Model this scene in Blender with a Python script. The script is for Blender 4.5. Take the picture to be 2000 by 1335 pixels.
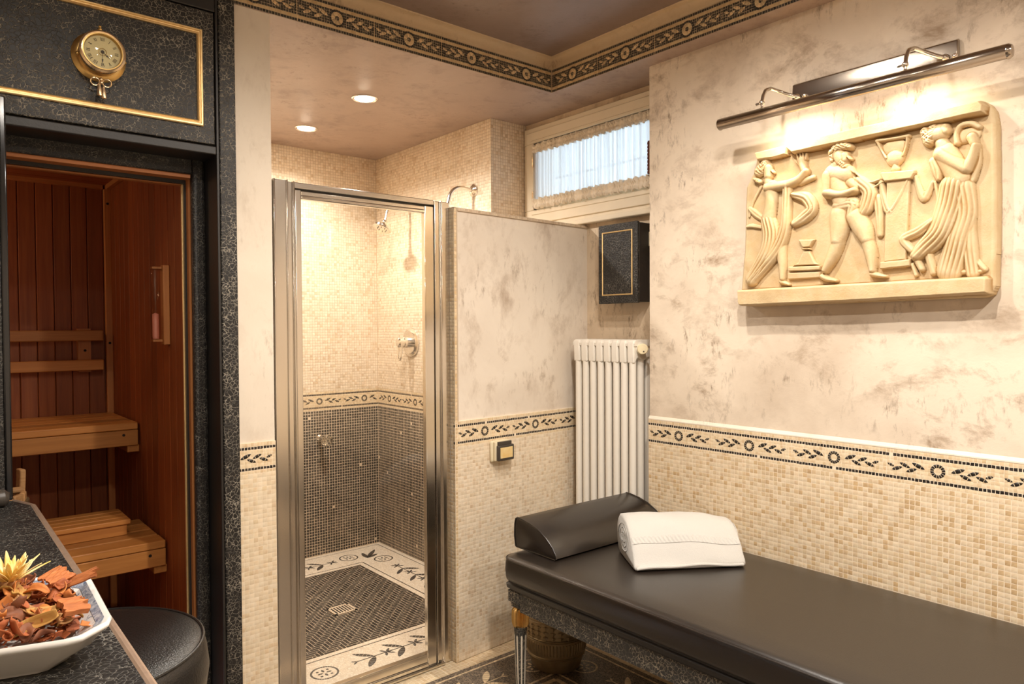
import bpy, math, random
import numpy as np
from mathutils import Vector, Matrix

random.seed(7); RNG = np.random.default_rng(11)
for _o in list(bpy.data.objects): bpy.data.objects.remove(_o)
SC = bpy.context.scene
COL = SC.collection
PI = math.pi

# ------------------------------------------------------------------ camera
cam_d = bpy.data.cameras.new('camera'); cam = bpy.data.objects.new('camera', cam_d); COL.objects.link(cam)
cam_d.sensor_width = 36.0; cam_d.lens = 1400.94 / 2000 * 36; cam_d.clip_start = 0.02
_fw = Vector((0.641329, 0.766995, -0.020392)); _rt = Vector((0.767071, -0.641539, -0.005535)); _up = Vector((0.017328, 0.012093, 0.999777))
_M = Matrix((_rt, _up, -_fw)).transposed().to_4x4(); _M.translation = (0, 0, 1.45)
cam.matrix_world = _M
SC.camera = cam

# ------------------------------------------------------------------ world, exposure
W = bpy.data.worlds.new('sky'); SC.world = W; W.use_nodes = True
_bg = W.node_tree.nodes['Background']; _bg.inputs[0].default_value = (0.66, 0.83, 1.0, 1); _bg.inputs[1].default_value = 2.4
SC.view_settings.view_transform = 'Standard'; SC.view_settings.look = 'None'
SC.view_settings.gamma = 1.0; SC.view_settings.use_curve_mapping = False
SC.view_settings.exposure = 1.10
WARM = (1.0, 0.925, 0.842)
SC.cycles.caustics_reflective = False; SC.cycles.caustics_refractive = False; SC.cycles.max_bounces = 9; SC.cycles.transmission_bounces = 7

# ------------------------------------------------------------------ object helpers
def tag(o, label=None, cat=None, group=None, kind=None):
    if label: o['label'] = label
    if cat: o['category'] = cat
    if group: o['group'] = group
    if kind: o['kind'] = kind
    return o
def empty(name, loc=(0, 0, 0), label=None, cat=None, group=None, kind=None, rz=0):
    o = bpy.data.objects.new(name, None); COL.objects.link(o); o.location = loc; o.rotation_euler = (0, 0, rz)
    o.empty_display_size = 0.02
    bpy.context.view_layer.update()
    return tag(o, label, cat, group, kind)
def put(name, me, mat, parent=None, keep=True):
    o = bpy.data.objects.new(name, me); COL.objects.link(o)
    if mat is not None: me.materials.clear(); me.materials.append(mat)
    if parent is not None:
        o.parent = parent
        if keep: o.matrix_parent_inverse = parent.matrix_world.inverted()
    return o
def light(name, kind, loc, energy, color, direction=(0, 0, -1), size=0.05, spot=120, blend=0.6, size_y=None):
    d = bpy.data.lights.new(name, kind); d.energy = energy; d.color = color
    if kind == 'SPOT': d.spot_size = math.radians(spot); d.spot_blend = blend; d.shadow_soft_size = size
    elif kind == 'AREA':
        d.size = size
        if size_y: d.shape = 'RECTANGLE'; d.size_y = size_y
    else: d.shadow_soft_size = size
    o = bpy.data.objects.new(name, d); COL.objects.link(o); o.location = loc
    o.rotation_euler = Vector(direction).to_track_quat('-Z', 'Y').to_euler()
    return o

class MB:
    """collects geometry in world coordinates; build() links it as one mesh object"""
    def __init__(s): s.v = []; s.f = []
    def add(s, vs, fs):
        n = len(s.v); s.v += [tuple(p) for p in vs]; s.f += [tuple(i + n for i in f) for f in fs]; return s
    def box(s, a, b, M=None):
        (x0, y0, z0), (x1, y1, z1) = a, b
        vs = [(x0, y0, z0), (x1, y0, z0), (x1, y1, z0), (x0, y1, z0), (x0, y0, z1), (x1, y0, z1), (x1, y1, z1), (x0, y1, z1)]
        if M is not None: vs = [M @ Vector(p) for p in vs]
        return s.add(vs, [(0, 3, 2, 1), (4, 5, 6, 7), (0, 1, 5, 4), (1, 2, 6, 5), (2, 3, 7, 6), (3, 0, 4, 7)])
    def prism(s, pts, e, closed=True):
        """pts: list of 3D points (closed outline), e: extrusion vector"""
        n = len(pts); e = Vector(e); a = [Vector(p) for p in pts]; b = [p + e for p in a]
        fs = [(i, (i + 1) % n, (i + 1) % n + n, i + n) for i in range(n)]
        return s.add(a + b, fs + [tuple(range(n))[::-1], tuple(range(n, 2 * n))])
    def loft(s, rings, closed=True, caps=True):
        n = len(rings[0]); vs = [p for r in rings for p in r]; fs = []
        for k in range(len(rings) - 1):
            for i in range(n if closed else n - 1):
                j = (i + 1) % n; fs.append((k * n + i, k * n + j, (k + 1) * n + j, (k + 1) * n + i))
        if caps and closed: fs += [tuple(range(n))[::-1], tuple(range((len(rings) - 1) * n, len(rings) * n))]
        return s.add(vs, fs)
    def lathe(s, prof, c=(0, 0, 0), axis=(0, 0, 1), n=32, flute=0, fd=0.0, caps=True):
        ax = Vector(axis).normalized(); q = ax.to_track_quat('Z', 'Y'); c = Vector(c); rings = []
        for r, h in prof:
            ring = []
            for i in range(n):
                a = 2 * PI * i / n; rr = r * (1 - fd * abs(math.sin(flute * a / 2))) if flute else r
                ring.append(c + q @ Vector((rr * math.cos(a), rr * math.sin(a), h)))
            rings.append(ring)
        return s.loft(rings, caps=caps)
    def tube(s, pts, r, n=12):
        pts = [Vector(p) for p in pts]; rr = r if isinstance(r, (list, tuple)) else [r] * len(pts); rings = []
        t0 = (pts[1] - pts[0]).normalized(); ref = Vector((0, 0, 1)) if abs(t0.z) < .9 else Vector((1, 0, 0))
        nrm = t0.cross(ref).normalized()
        for i, p in enumerate(pts):
            t = (pts[min(i + 1, len(pts) - 1)] - pts[max(i - 1, 0)]).normalized()
            nrm = (nrm - t * nrm.dot(t)).normalized(); bi = t.cross(nrm)
            rings.append([p + (nrm * math.cos(2 * PI * k / n) + bi * math.sin(2 * PI * k / n)) * rr[i] for k in range(n)])
        return s.loft(rings)
    def sphere(s, c, r, n=16, m=10, sc=(1, 1, 1)):
        c = Vector(c); rings = []
        for j in range(1, m):
            a = PI * j / m
            rings.append([c + Vector((r * sc[0] * math.sin(a) * math.cos(2 * PI * i / n), r * sc[1] * math.sin(a) * math.sin(2 * PI * i / n), -r * sc[2] * math.cos(a))) for i in range(n)])
        return s.loft(rings)
    def grid(s, P):
        """P: 2D list of points -> open sheet"""
        h, w = len(P), len(P[0])
        return s.add([p for r in P for p in r], [(j * w + i, j * w + i + 1, (j + 1) * w + i + 1, (j + 1) * w + i) for j in range(h - 1) for i in range(w - 1)])
    def build(s, name, mat, parent=None, smooth=False, bevel=0, seg=2, solid=0, angle=35, sub=0):
        me = bpy.data.meshes.new(name); me.from_pydata([tuple(p) for p in s.v], [], s.f); me.update()
        o = put(name, me, mat, parent)
        if solid: m = o.modifiers.new('s', 'SOLIDIFY'); m.thickness = solid; m.offset = 0
        if bevel:
            m = o.modifiers.new('b', 'BEVEL'); m.width = bevel; m.segments = seg; m.limit_method = 'ANGLE'; m.angle_limit = math.radians(30)
        if sub: m = o.modifiers.new('ss', 'SUBSURF'); m.levels = sub; m.render_levels = sub
        if smooth or bevel:
            me.shade_smooth()
            me.set_sharp_from_angle(angle=math.radians(angle))
        return o

def boxo(name, a, b, mat, parent=None, bevel=0, seg=2):
    lo = [min(a[i], b[i]) for i in range(3)]; hi = [max(a[i], b[i]) for i in range(3)]
    return MB().box(lo, hi).build(name, mat, parent, bevel=bevel, seg=seg)

# ------------------------------------------------------------------ materials
def newmat(name):
    m = bpy.data.materials.new(name); m.use_nodes = True; nt = m.node_tree; nt.nodes.clear()
    out = nt.nodes.new('ShaderNodeOutputMaterial'); return m, nt, out
def N(nt, t, **kw):
    n = nt.nodes.new('ShaderNode' + t)
    for k, v in kw.items():
        if k.startswith('_'): setattr(n, k[1:], v)
        else:
            key = k.replace('__', ' ')
            n.inputs[int(key[1:]) if key[0] == 'i' and key[1:].isdigit() else key].default_value = v
    return n
def L(nt, a, b): nt.links.new(a, b)
def pbsdf(nt, out, color=(.8, .8, .8), rough=.5, metal=0, spec=.5, **kw):
    p = N(nt, 'BsdfPrincipled'); p.inputs['Base Color'].default_value = (*color, 1); p.inputs['Roughness'].default_value = rough
    p.inputs['Metallic'].default_value = metal; p.inputs['Specular IOR Level'].default_value = spec
    for k, v in kw.items(): p.inputs[k.replace('__', ' ')].default_value = v
    L(nt, p.outputs[0], out.inputs[0]); return p
def coords(nt, scale=(1, 1, 1), rot=(0, 0, 0), kind='Object'):
    tc = N(nt, 'TexCoord'); mp = N(nt, 'Mapping'); mp.inputs['Scale'].default_value = scale; mp.inputs['Rotation'].default_value = rot
    L(nt, tc.outputs[kind], mp.inputs[0]); return mp.outputs[0]
def noise(nt, vec, scale=5, detail=4, rough=.6, dist=0):
    n = N(nt, 'TexNoise', Scale=scale, Detail=detail, Roughness=rough, Distortion=dist); L(nt, vec, n.inputs['Vector']); return n.outputs[0]
def ramp(nt, fac, stops, interp='LINEAR'):
    r = N(nt, 'ValToRGB'); L(nt, fac, r.inputs[0]); e = r.color_ramp.elements; r.color_ramp.interpolation = interp
    while len(e) > 1: e.remove(e[-1])
    e[0].position = stops[0][0]; e[0].color = (*stops[0][1], 1)
    for p, c in stops[1:]: x = e.new(p); x.color = (*c, 1)
    return r.outputs[0]
def mix(nt, fac, a, b, mode='MIX'):
    m = N(nt, 'Mix', _data_type='RGBA', _blend_type=mode)
    for i, s in ((0, fac), (6, a), (7, b)):
        if hasattr(s, 'links'): L(nt, s, m.inputs[i])
        else: m.inputs[i].default_value = s if i == 0 else (*s, 1)
    return m.outputs[2]
def mth(nt, op, a, b=0.0, clamp=False):
    m = N(nt, 'Math', _operation=op, _use_clamp=clamp)
    for i, s in ((0, a), (1, b)):
        if hasattr(s, 'links'): L(nt, s, m.inputs[i])
        else: m.inputs[i].default_value = s
    return m.outputs[0]
def bump(nt, p, h, strength=.3, dist=.01):
    b = N(nt, 'Bump', Strength=strength, Distance=dist); L(nt, h, b.inputs['Height']); L(nt, b.outputs[0], p.inputs['Normal'])
def simple(name, color, rough=.5, metal=0, spec=.5, nscale=0, namt=.0, bscale=0, bamt=0, **kw):
    m, nt, out = newmat(name); p = pbsdf(nt, out, color, rough, metal, spec, **kw)
    v = coords(nt)
    if nscale:
        n = noise(nt, v, nscale); c = mix(nt, n, tuple(max(0, x * (1 - namt)) for x in color), tuple(min(1, x * (1 + namt)) for x in color)); L(nt, c, p.inputs['Base Color'])
    if bscale: bump(nt, p, noise(nt, v, bscale, 3), bamt, .004)
    return m

def mat_plaster(name, base, stain, amt=1.0, rough=.60, horizontal=True, dark=(0.20, 0.13, 0.08), spec=.35):
    """trowelled lime plaster: pale ground, soft clouds, scuffed patches and fine brush marks"""
    m, nt, out = newmat(name); p = pbsdf(nt, out, base, rough, spec=spec)
    v = coords(nt); vs = coords(nt, (1.0, 1.0, 1.5) if horizontal else (1.3, 1.3, .8), (.4, .2, .3))
    cloud = ramp(nt, noise(nt, v, 2.0, 5, .6, .3), [(.40, (0, 0, 0)), (.68, (1, 1, 1))])
    c = mix(nt, mth(nt, 'MULTIPLY', cloud, .34 * amt), base, stain)
    st = noise(nt, vs, 6.0, 9, .72, .25)
    sm = ramp(nt, st, [(.50, (0, 0, 0)), (.70, (1, 1, 1))])
    gate = ramp(nt, noise(nt, v, 3.4, 4, .6, .3), [(.36, (.12, .12, .12)), (.62, (1, 1, 1))])
    c = mix(nt, mth(nt, 'MULTIPLY', mth(nt, 'MULTIPLY', sm, gate), .95 * amt), c, stain)
    brush = noise(nt, coords(nt, (3.2, 3.2, 1.1), (.5, .4, .6)), 11, 7, .74, .15)
    bm = ramp(nt, brush, [(.53, (0, 0, 0)), (.66, (1, 1, 1))])
    gate2 = ramp(nt, noise(nt, coords(nt, (1, 1, 1), (1, 2, 3)), 4.3, 4, .6, .4), [(.48, (0, 0, 0)), (.62, (1, 1, 1))])
    c = mix(nt, mth(nt, 'MULTIPLY', mth(nt, 'MULTIPLY', bm, gate2), .70 * amt), c, dark)
    L(nt, c, p.inputs['Base Color'])
    rr = N(nt, 'MapRange'); rr.inputs[3].default_value = rough - .14; rr.inputs[4].default_value = rough + .1; L(nt, st, rr.inputs[0]); L(nt, rr.outputs[0], p.inputs['Roughness'])
    bump(nt, p, st, .25, .006)
    return m

def mat_crackle(name, base=(.0155, .0135, .012), line=(.30, .265, .21), scale=78, rough=.44, lw=.06):
    m, nt, out = newmat(name); p = pbsdf(nt, out, base, rough, spec=.42)
    v = coords(nt); d = N(nt, 'TexNoise', Scale=36.0, Detail=4.0); L(nt, v, d.inputs['Vector'])
    vm = N(nt, 'VectorMath', _operation='MULTIPLY_ADD'); L(nt, d.outputs[1], vm.inputs[0]); vm.inputs[1].default_value = (.030,) * 3; L(nt, v, vm.inputs[2])
    vo = N(nt, 'TexVoronoi', _feature='DISTANCE_TO_EDGE', Scale=scale); L(nt, vm.outputs[0], vo.inputs['Vector'])
    w = ramp(nt, noise(nt, v, 7, 3), [(.30, (lw * .25,) * 3), (.68, (lw,) * 3)])
    mask = mth(nt, 'LESS_THAN', vo.outputs['Distance'], w)
    soft = mth(nt, 'MULTIPLY', mask, ramp(nt, noise(nt, v, 30, 3), [(.3, (.15,) * 3), (.62, (1,) * 3)]))
    c = mix(nt, soft, base, line); L(nt, c, p.inputs['Base Color'])
    L(nt, mth(nt, 'ADD', mth(nt, 'MULTIPLY', mask, .25), rough), p.inputs['Roughness'])
    hh = N(nt, 'MapRange'); hh.inputs[2].default_value = .12; L(nt, vo.outputs['Distance'], hh.inputs[0])
    bump(nt, p, hh.outputs[0], .25, .003)
    return m

def mat_wood(name, a, b, rough=.5, axis='z', fine=1.0, random_obj=True, spec=.35):
    m, nt, out = newmat(name); p = pbsdf(nt, out, a, rough, spec=spec)
    sc = {'x': (1.2, 26, 26), 'y': (26, 1.2, 26), 'z': (26, 26, 1.2)}[axis]
    tc = N(nt, 'TexCoord'); oi = N(nt, 'ObjectInfo'); vm = N(nt, 'VectorMath', _operation='MULTIPLY_ADD')
    rv = N(nt, 'CombineXYZ'); L(nt, oi.outputs['Random'], rv.inputs[0]); L(nt, oi.outputs['Random'], rv.inputs[1]); L(nt, oi.outputs['Random'], rv.inputs[2])
    L(nt, rv.outputs[0], vm.inputs[0]); vm.inputs[1].default_value = (3.1, 2.3, 4.7); L(nt, tc.outputs['Object'], vm.inputs[2])
    mp = N(nt, 'Mapping'); mp.inputs['Scale'].default_value = sc; L(nt, vm.outputs[0], mp.inputs[0])
    g = noise(nt, mp.outputs[0], 2.2 * fine, 5, .6, .5)
    c = mix(nt, ramp(nt, g, [(.3, (0, 0, 0)), (.7, (1, 1, 1))]), a, b)
    k = N(nt, 'MapRange'); k.inputs[3].default_value = .78; k.inputs[4].default_value = 1.18; L(nt, oi.outputs['Random'], k.inputs[0])
    cc = N(nt, 'VectorMath', _operation='SCALE'); L(nt, c, cc.inputs[0]); L(nt, k.outputs[0], cc.inputs['Scale'])
    L(nt, cc.outputs[0], p.inputs['Base Color']); bump(nt, p, g, .12, .003)
    return m

def mat_tile(name='mosaic_stone', rough=.36, stain=0.0, stain_col=(.50, .40, .31), hole=0.0):
    m, nt, out = newmat(name); p = pbsdf(nt, out, (.7, .6, .5), rough, spec=.45)
    at = N(nt, 'Attribute', _attribute_name='col', _attribute_type='GEOMETRY'); v = coords(nt)
    n = noise(nt, v, 60, 4, .6)
    c = mix(nt, .22, at.outputs[0], ramp(nt, n, [(.3, (.25, .25, .25)), (.7, (.9, .9, .9))]), 'OVERLAY')
    if stain:
        s = ramp(nt, noise(nt, v, 2.6, 7, .68, .8), [(.50, (0, 0, 0)), (.72, (1, 1, 1))])
        c = mix(nt, mth(nt, 'MULTIPLY', s, stain), c, stain_col)
    L(nt, c, p.inputs['Base Color'])
    L(nt, mth(nt, 'ADD', mth(nt, 'MULTIPLY', n, .2), rough - .1), p.inputs['Roughness'])
    return m

M = {}
M['plaster'] = mat_plaster('plaster_beige', (.79, .672, .535), (.38, .27, .18), 1.25, dark=(.24, .165, .105))
M['plaster_part'] = mat_plaster('plaster_partition', (.82, .73, .62), (.47, .365, .275), .95, horizontal=False, dark=(.34, .25, .17))
M['plaster_strip'] = mat_plaster('plaster_strip', (.82, .725, .60), (.52, .41, .305), .7, horizontal=False, dark=(.36, .27, .18))
M['plaster_recess'] = mat_plaster('plaster_recess', (.72, .58, .42), (.26, .17, .10), 1.1, horizontal=False)
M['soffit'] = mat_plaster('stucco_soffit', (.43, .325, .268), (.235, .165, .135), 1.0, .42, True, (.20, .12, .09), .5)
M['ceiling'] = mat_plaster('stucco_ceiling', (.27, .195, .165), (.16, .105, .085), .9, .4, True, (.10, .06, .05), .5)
M['cove'] = mat_plaster('cove_plaster', (.62, .47, .30), (.45, .31, .18), .8)
M['grout'] = simple('grout_light', (.84, .71, .54), .85, nscale=40, namt=.12)
M['grout_black'] = simple('grout_between_black', (.68, .555, .41), .8, nscale=9, namt=.25)
M['gilt'] = simple('gilt_carving', (.66, .40, .13), .34, .8, nscale=60, namt=.3)
M['grout_shower'] = simple('grout_tan', (.55, .425, .30), .8, nscale=9, namt=.22)
M['grout_dark'] = simple('grout_grey', (.42, .33, .22), .85, nscale=30, namt=.2)
M['tile'] = mat_tile()
M['tile_black'] = mat_tile('mosaic_black', .34, .38, (.36, .28, .21))
M['tile_shower'] = mat_tile('mosaic_shower', .36, .30, (.50, .35, .22))
M['tile_floor'] = mat_tile('mosaic_floor', .36, .08, (.55, .45, .35))
M['crackle'] = mat_crackle('black_crackle')
M['crackle_fine'] = mat_crackle('black_crackle_fine', (.045, .043, .039), (.36, .315, .235), 74, .48, .065)
M['crackle_small'] = mat_crackle('black_crackle_small', (.013, .0115, .0105), (.16, .145, .12), 90, .44, .05)
M['black'] = simple('black_satin_paint', (.016, .0135, .012), .42, bscale=160, bamt=.12)
M['black_gloss'] = simple('black_gloss', (.014, .013, .013), .12)
M['gold'] = simple('gold_paint', (.83, .59, .28), .34, .7, nscale=60, namt=.18)
M['gold_edge'] = simple('gilt_copper', (.47, .33, .24), .36, .55, nscale=50, namt=.25)
M['brass'] = simple('aged_brass', (.52, .335, .12), .30, .95, nscale=35, namt=.35)
M['brass_lt'] = simple('bright_brass', (.82, .60, .36), .24, .9, nscale=35, namt=.2)
M['bronze'] = simple('bronze', (.30, .22, .12), .40, .7, nscale=35, namt=.35)
M['chrome'] = simple('polished_chrome', (.80, .76, .70), .13, 1.0)
M['chrome_b'] = simple('satin_steel', (.78, .73, .66), .20, 1.0)
M['nickel'] = simple('dark_nickel', (.44, .38, .32), .17, 1.0, bscale=400, bamt=.04)
M['radiator'] = simple('cream_enamel', (.82, .765, .675), .34)
M['cream_plastic'] = simple('cream_plastic', (.74, .65, .45), .4)
M['cream_knob'] = simple('ivory_plastic', (.80, .68, .44), .45)
M['dark_plastic'] = simple('dark_plastic', (.055, .045, .036), .35)
M['leather'] = simple('black_leather', (.016, .0115, .0085), .30, spec=.75, bscale=320, bamt=.10)
M['leather2'] = simple('black_leather_stool', (.012, .0105, .0095), .30, spec=.7, bscale=230, bamt=.35)
M['cream_paint'] = simple('cream_gloss_paint', (.80, .70, .54), .38, nscale=6, namt=.08)
M['white_strip'] = simple('ivory_flute', (.74, .67, .55), .5)
M['white_cer'] = simple('white_porcelain', (.80, .77, .72), .14)
M['hole'] = simple('knot_dark', (.01, .006, .004), .9)
M['ink'] = simple('dial_ink', (.13, .095, .045), .6)
M['dial'] = simple('aged_dial', (.80, .68, .36), .45, nscale=9, namt=.12)
M['relief'] = None
M['cedar'] = mat_wood('cedar_plank', (.34, .098, .026), (.22, .052, .014), .5, 'z')
M['cedar_x'] = mat_wood('cedar_plank_ceiling', (.36, .105, .032), (.22, .055, .017), .5, 'x')
M['cedar_trim'] = mat_wood('cedar_trim', (.50, .205, .065), (.40, .15, .045), .5, 'z')
M['cedar_trim_x'] = mat_wood('cedar_trim_x', (.46, .17, .05), (.36, .125, .036), .5, 'x')
M['bench'] = mat_wood('bench_wood', (.52, .215, .052), (.39, .145, .033), .45, 'x')
M['bench_y'] = mat_wood('bench_wood_end', (.50, .205, .05), (.38, .14, .032), .45, 'y')
M['roughwood'] = mat_wood('rough_wood', (.50, .28, .12), (.34, .17, .065), .7, 'x', 1.5)
M['pinkglass'] = simple('sand_pink', (.72, .25, .17), .4)
def _glass():
    m, nt, out = newmat('clear_glass'); lw = N(nt, 'LayerWeight', Blend=.5); t = N(nt, 'BsdfTransparent'); g = N(nt, 'BsdfGlossy', Roughness=.02)
    fr = mth(nt, 'ADD', mth(nt, 'MULTIPLY', mth(nt, 'POWER', lw.outputs['Facing'], 5.0), .95), .04)
    t.inputs[0].default_value = (.965, .965, .95, 1); x = N(nt, 'MixShader'); L(nt, fr, x.inputs[0]); L(nt, t.outputs[0], x.inputs[1]); L(nt, g.outputs[0], x.inputs[2]); L(nt, x.outputs[0], out.inputs[0]); return m
M['glass'] = _glass()
def _solidglass():
    m, nt, out = newmat('cut_glass'); p = pbsdf(nt, out, (1, .97, .9), .03, Transmission__Weight=1.0, IOR=1.5); return m
M['cutglass'] = _solidglass()
def _curtain():
    m, nt, out = newmat('voile'); v = coords(nt, (1, 60, 3)); n = noise(nt, v, 1.3, 4, .6)
    d = N(nt, 'BsdfDiffuse'); d.inputs[0].default_value = (.74, .72, .70, 1); t = N(nt, 'BsdfTranslucent'); t.inputs[0].default_value = (.70, .72, .74, 1)
    tr = N(nt, 'BsdfTransparent'); a = N(nt, 'MixShader'); a.inputs[0].default_value = .6; L(nt, d.outputs[0], a.inputs[1]); L(nt, t.outputs[0], a.inputs[2])
    b = N(nt, 'MixShader'); L(nt, ramp(nt, n, [(.3, (.0,) * 3), (.75, (.13,) * 3)]), b.inputs[0]); L(nt, a.outputs[0], b.inputs[1]); L(nt, tr.outputs[0], b.inputs[2]); L(nt, b.outputs[0], out.inputs[0]); return m
M['voile'] = _curtain()
M['fringe'] = simple('red_brown_fringe', (.12, .03, .015), .8)
M['ruffle'] = simple('gathered_voile', (.80, .70, .56), .9)
def _towel():
    m, nt, out = newmat('white_terry'); p = pbsdf(nt, out, (.56, .54, .505), .95, spec=.1, Sheen__Weight=.3); v = coords(nt)
    bump(nt, p, mth(nt, 'ADD', noise(nt, v, 420, 2, .6), mth(nt, 'MULTIPLY', noise(nt, v, 22, 4, .6), 1.5)), .45, .003); return m
M['towel'] = _towel()
def _emit(name, col, s):
    m, nt, out = newmat(name); e = N(nt, 'Emission'); e.inputs[0].default_value = (*col, 1); e.inputs[1].default_value = s; L(nt, e.outputs[0], out.inputs[0]); return m
M['bulb'] = _emit('halogen_bulb', (1, .86, .66), 60)
M['tubebulb'] = _emit('tube_bulb', (1, .78, .48), 35)
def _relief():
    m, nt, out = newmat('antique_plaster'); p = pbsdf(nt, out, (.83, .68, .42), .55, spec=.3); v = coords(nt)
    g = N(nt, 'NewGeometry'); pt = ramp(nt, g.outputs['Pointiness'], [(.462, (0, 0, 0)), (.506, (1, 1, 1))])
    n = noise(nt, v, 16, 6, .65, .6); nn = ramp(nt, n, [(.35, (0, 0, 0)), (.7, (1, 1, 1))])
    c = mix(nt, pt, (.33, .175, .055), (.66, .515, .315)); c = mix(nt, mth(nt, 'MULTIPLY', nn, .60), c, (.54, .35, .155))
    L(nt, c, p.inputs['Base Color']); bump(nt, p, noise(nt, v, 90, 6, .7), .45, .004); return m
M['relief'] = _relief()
def _mosaicfloor(name, a, b, grout, scale=95):
    m, nt, out = newmat(name); p = pbsdf(nt, out, a, .38, spec=.45); v = coords(nt)
    vo = N(nt, 'TexVoronoi', _feature='DISTANCE_TO_EDGE', Scale=scale, Randomness=.6); L(nt, v, vo.inputs['Vector'])
    vc = N(nt, 'TexVoronoi', Scale=scale, Randomness=.6); L(nt, v, vc.inputs['Vector'])
    c = mix(nt, N_sep(nt, vc.outputs['Color']), a, b); k = mth(nt, 'LESS_THAN', vo.outputs['Distance'], .07)
    c = mix(nt, mth(nt, 'MULTIPLY', k, .75), c, grout); L(nt, c, p.inputs['Base Color']); bump(nt, p, vo.outputs['Distance'], .12, .002); return m
def N_sep(nt, c):
    s = N(nt, 'SeparateColor'); L(nt, c, s.inputs[0]); return s.outputs[0]
M['tess_white'] = _mosaicfloor('tesserae_white', (.83, .73, .60), (.72, .60, .46), (.62, .49, .36))
M['tess_dark'] = _mosaicfloor('tesserae_dark', (.045, .036, .03), (.10, .08, .065), (.34, .26, .18), 105)

# ------------------------------------------------------------------ mosaic helpers
class Tess:
    """tesserae laid on a plane frame (O, U, V, N): every piece has its own edges and depth"""
    def __init__(s, O, U, V, Nn):
        s.O = np.array(O, float); s.U = np.array(U, float); s.V = np.array(V, float); s.N = np.array(Nn, float)
        s.v = []; s.lv = []; s.lt = []; s.c = []; s.n = 0
    def rects(s, R4, col, h=.002, jit=.0005, base=0.0, inset=.0009):
        R4 = np.asarray(R4, float); k = len(R4)
        if not k: return s
        u0, v0, u1, v1 = R4.T
        q = np.stack([np.stack([u0, v0], 1), np.stack([u1, v0], 1), np.stack([u1, v1], 1), np.stack([u0, v1], 1)], 1)
        q = q + RNG.uniform(-jit, jit, q.shape)
        cen = q.mean(1, keepdims=True); d = q - cen; top = cen + d * (1 - inset / np.maximum(np.abs(d), .0015))
        hh = base + h * .12 * RNG.uniform(.75, 1.2, (k, 1, 1))
        P = np.concatenate([s.O + q[..., :1] * s.U + q[..., 1:] * s.V, s.O + top[..., :1] * s.U + top[..., 1:] * s.V + hh * s.N], 1)
        f = np.array([[4, 5, 6, 7], [0, 1, 5, 4], [1, 2, 6, 5], [2, 3, 7, 6], [3, 0, 4, 7]])
        idx = (np.arange(k) * 8)[:, None, None] + f[None] + s.n
        s.v.append(P.reshape(-1, 3)); s.n += 8 * k; s.lv.append(idx.reshape(-1)); s.lt.append(np.full(5 * k, 4))
        s.c.append(np.repeat(np.asarray(col, float).reshape(k, 3), 5, 0)); return s
    def poly(s, pts, col, h=.0026, inset=.94):
        h = h * .22; q = np.asarray(pts, float); k = len(q); cen = q.mean(0); top = cen + (q - cen) * inset
        if np.dot(np.cross(s.U, s.V), s.N) < 0: pass
        P = np.concatenate([s.O + q[:, :1] * s.U + q[:, 1:] * s.V, s.O + top[:, :1] * s.U + top[:, 1:] * s.V + h * s.N])
        lv = list(range(k, 2 * k)); lt = [k]
        for i in range(k): j = (i + 1) % k; lv += [i, j, j + k, i + k]; lt.append(4)
        s.v.append(P); s.lv.append(np.array(lv) + s.n); s.lt.append(np.array(lt)); s.n += 2 * k
        s.c.append(np.repeat(np.array([col], float), len(lt), 0)); return s
    def build(s, name, mat, parent=None, kind='stuff'):
        v = np.concatenate(s.v); lv = np.concatenate(s.lv).astype(np.int32); lt = np.concatenate(s.lt).astype(np.int32); c = np.concatenate(s.c)
        me = bpy.data.meshes.new(name); me.vertices.add(len(v)); me.vertices.foreach_set('co', v.ravel())
        me.loops.add(len(lv)); me.loops.foreach_set('vertex_index', lv)
        me.polygons.add(len(lt)); ls = np.concatenate([[0], np.cumsum(lt)[:-1]]).astype(np.int32)
        me.polygons.foreach_set('loop_start', ls); me.polygons.foreach_set('loop_total', lt)
        me.update(calc_edges=True)
        a = me.attributes.new('col', 'FLOAT_COLOR', 'FACE'); a.data.foreach_set('color', np.concatenate([c, np.ones((len(c), 1))], 1).ravel())
        o = put(name, me, mat, parent)
        if kind: o['kind'] = kind
        return o

def beige(k, a=(.745, .595, .41), b=(.565, .385, .205), p=2.0):
    t = RNG.random((k, 1)) ** p; c = np.array(a) * (1 - t) + np.array(b) * t
    return c * RNG.uniform(.93, 1.06, (k, 1))
def blacks(k): return np.array((.024, .019, .015)) * RNG.uniform(.6, 2.0, (k, 1))
def rgrid(u0, u1, v0, v1, pitch, gap=.0016, pv=None, drop=0.0):
    """grid of tile rectangles filling an area; the pitch is stretched to fit"""
    nu = max(1, round((u1 - u0) / pitch)); nv = max(1, round((v1 - v0) / (pv or pitch)))
    du = (u1 - u0) / nu; dv = (v1 - v0) / nv
    a, b = np.meshgrid(np.arange(nu), np.arange(nv)); a = a.ravel(); b = b.ravel()
    R4 = np.stack([u0 + a * du + gap / 2, v0 + b * dv + gap / 2, u0 + (a + 1) * du - gap / 2, v0 + (b + 1) * dv - gap / 2], 1)
    if drop: R4 = R4[RNG.random(len(R4)) > drop]
    return R4
LEAVES = [((.037, .0005), (.075, .017), .0088), ((.060, -.001), (.092, -.0145), .0078), ((.080, -.0005), (.112, .0135), .0078), ((.103, 0), (.135, -.0125), .0078), ((.128, -.001), (.149, .0065), .006)]
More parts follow.
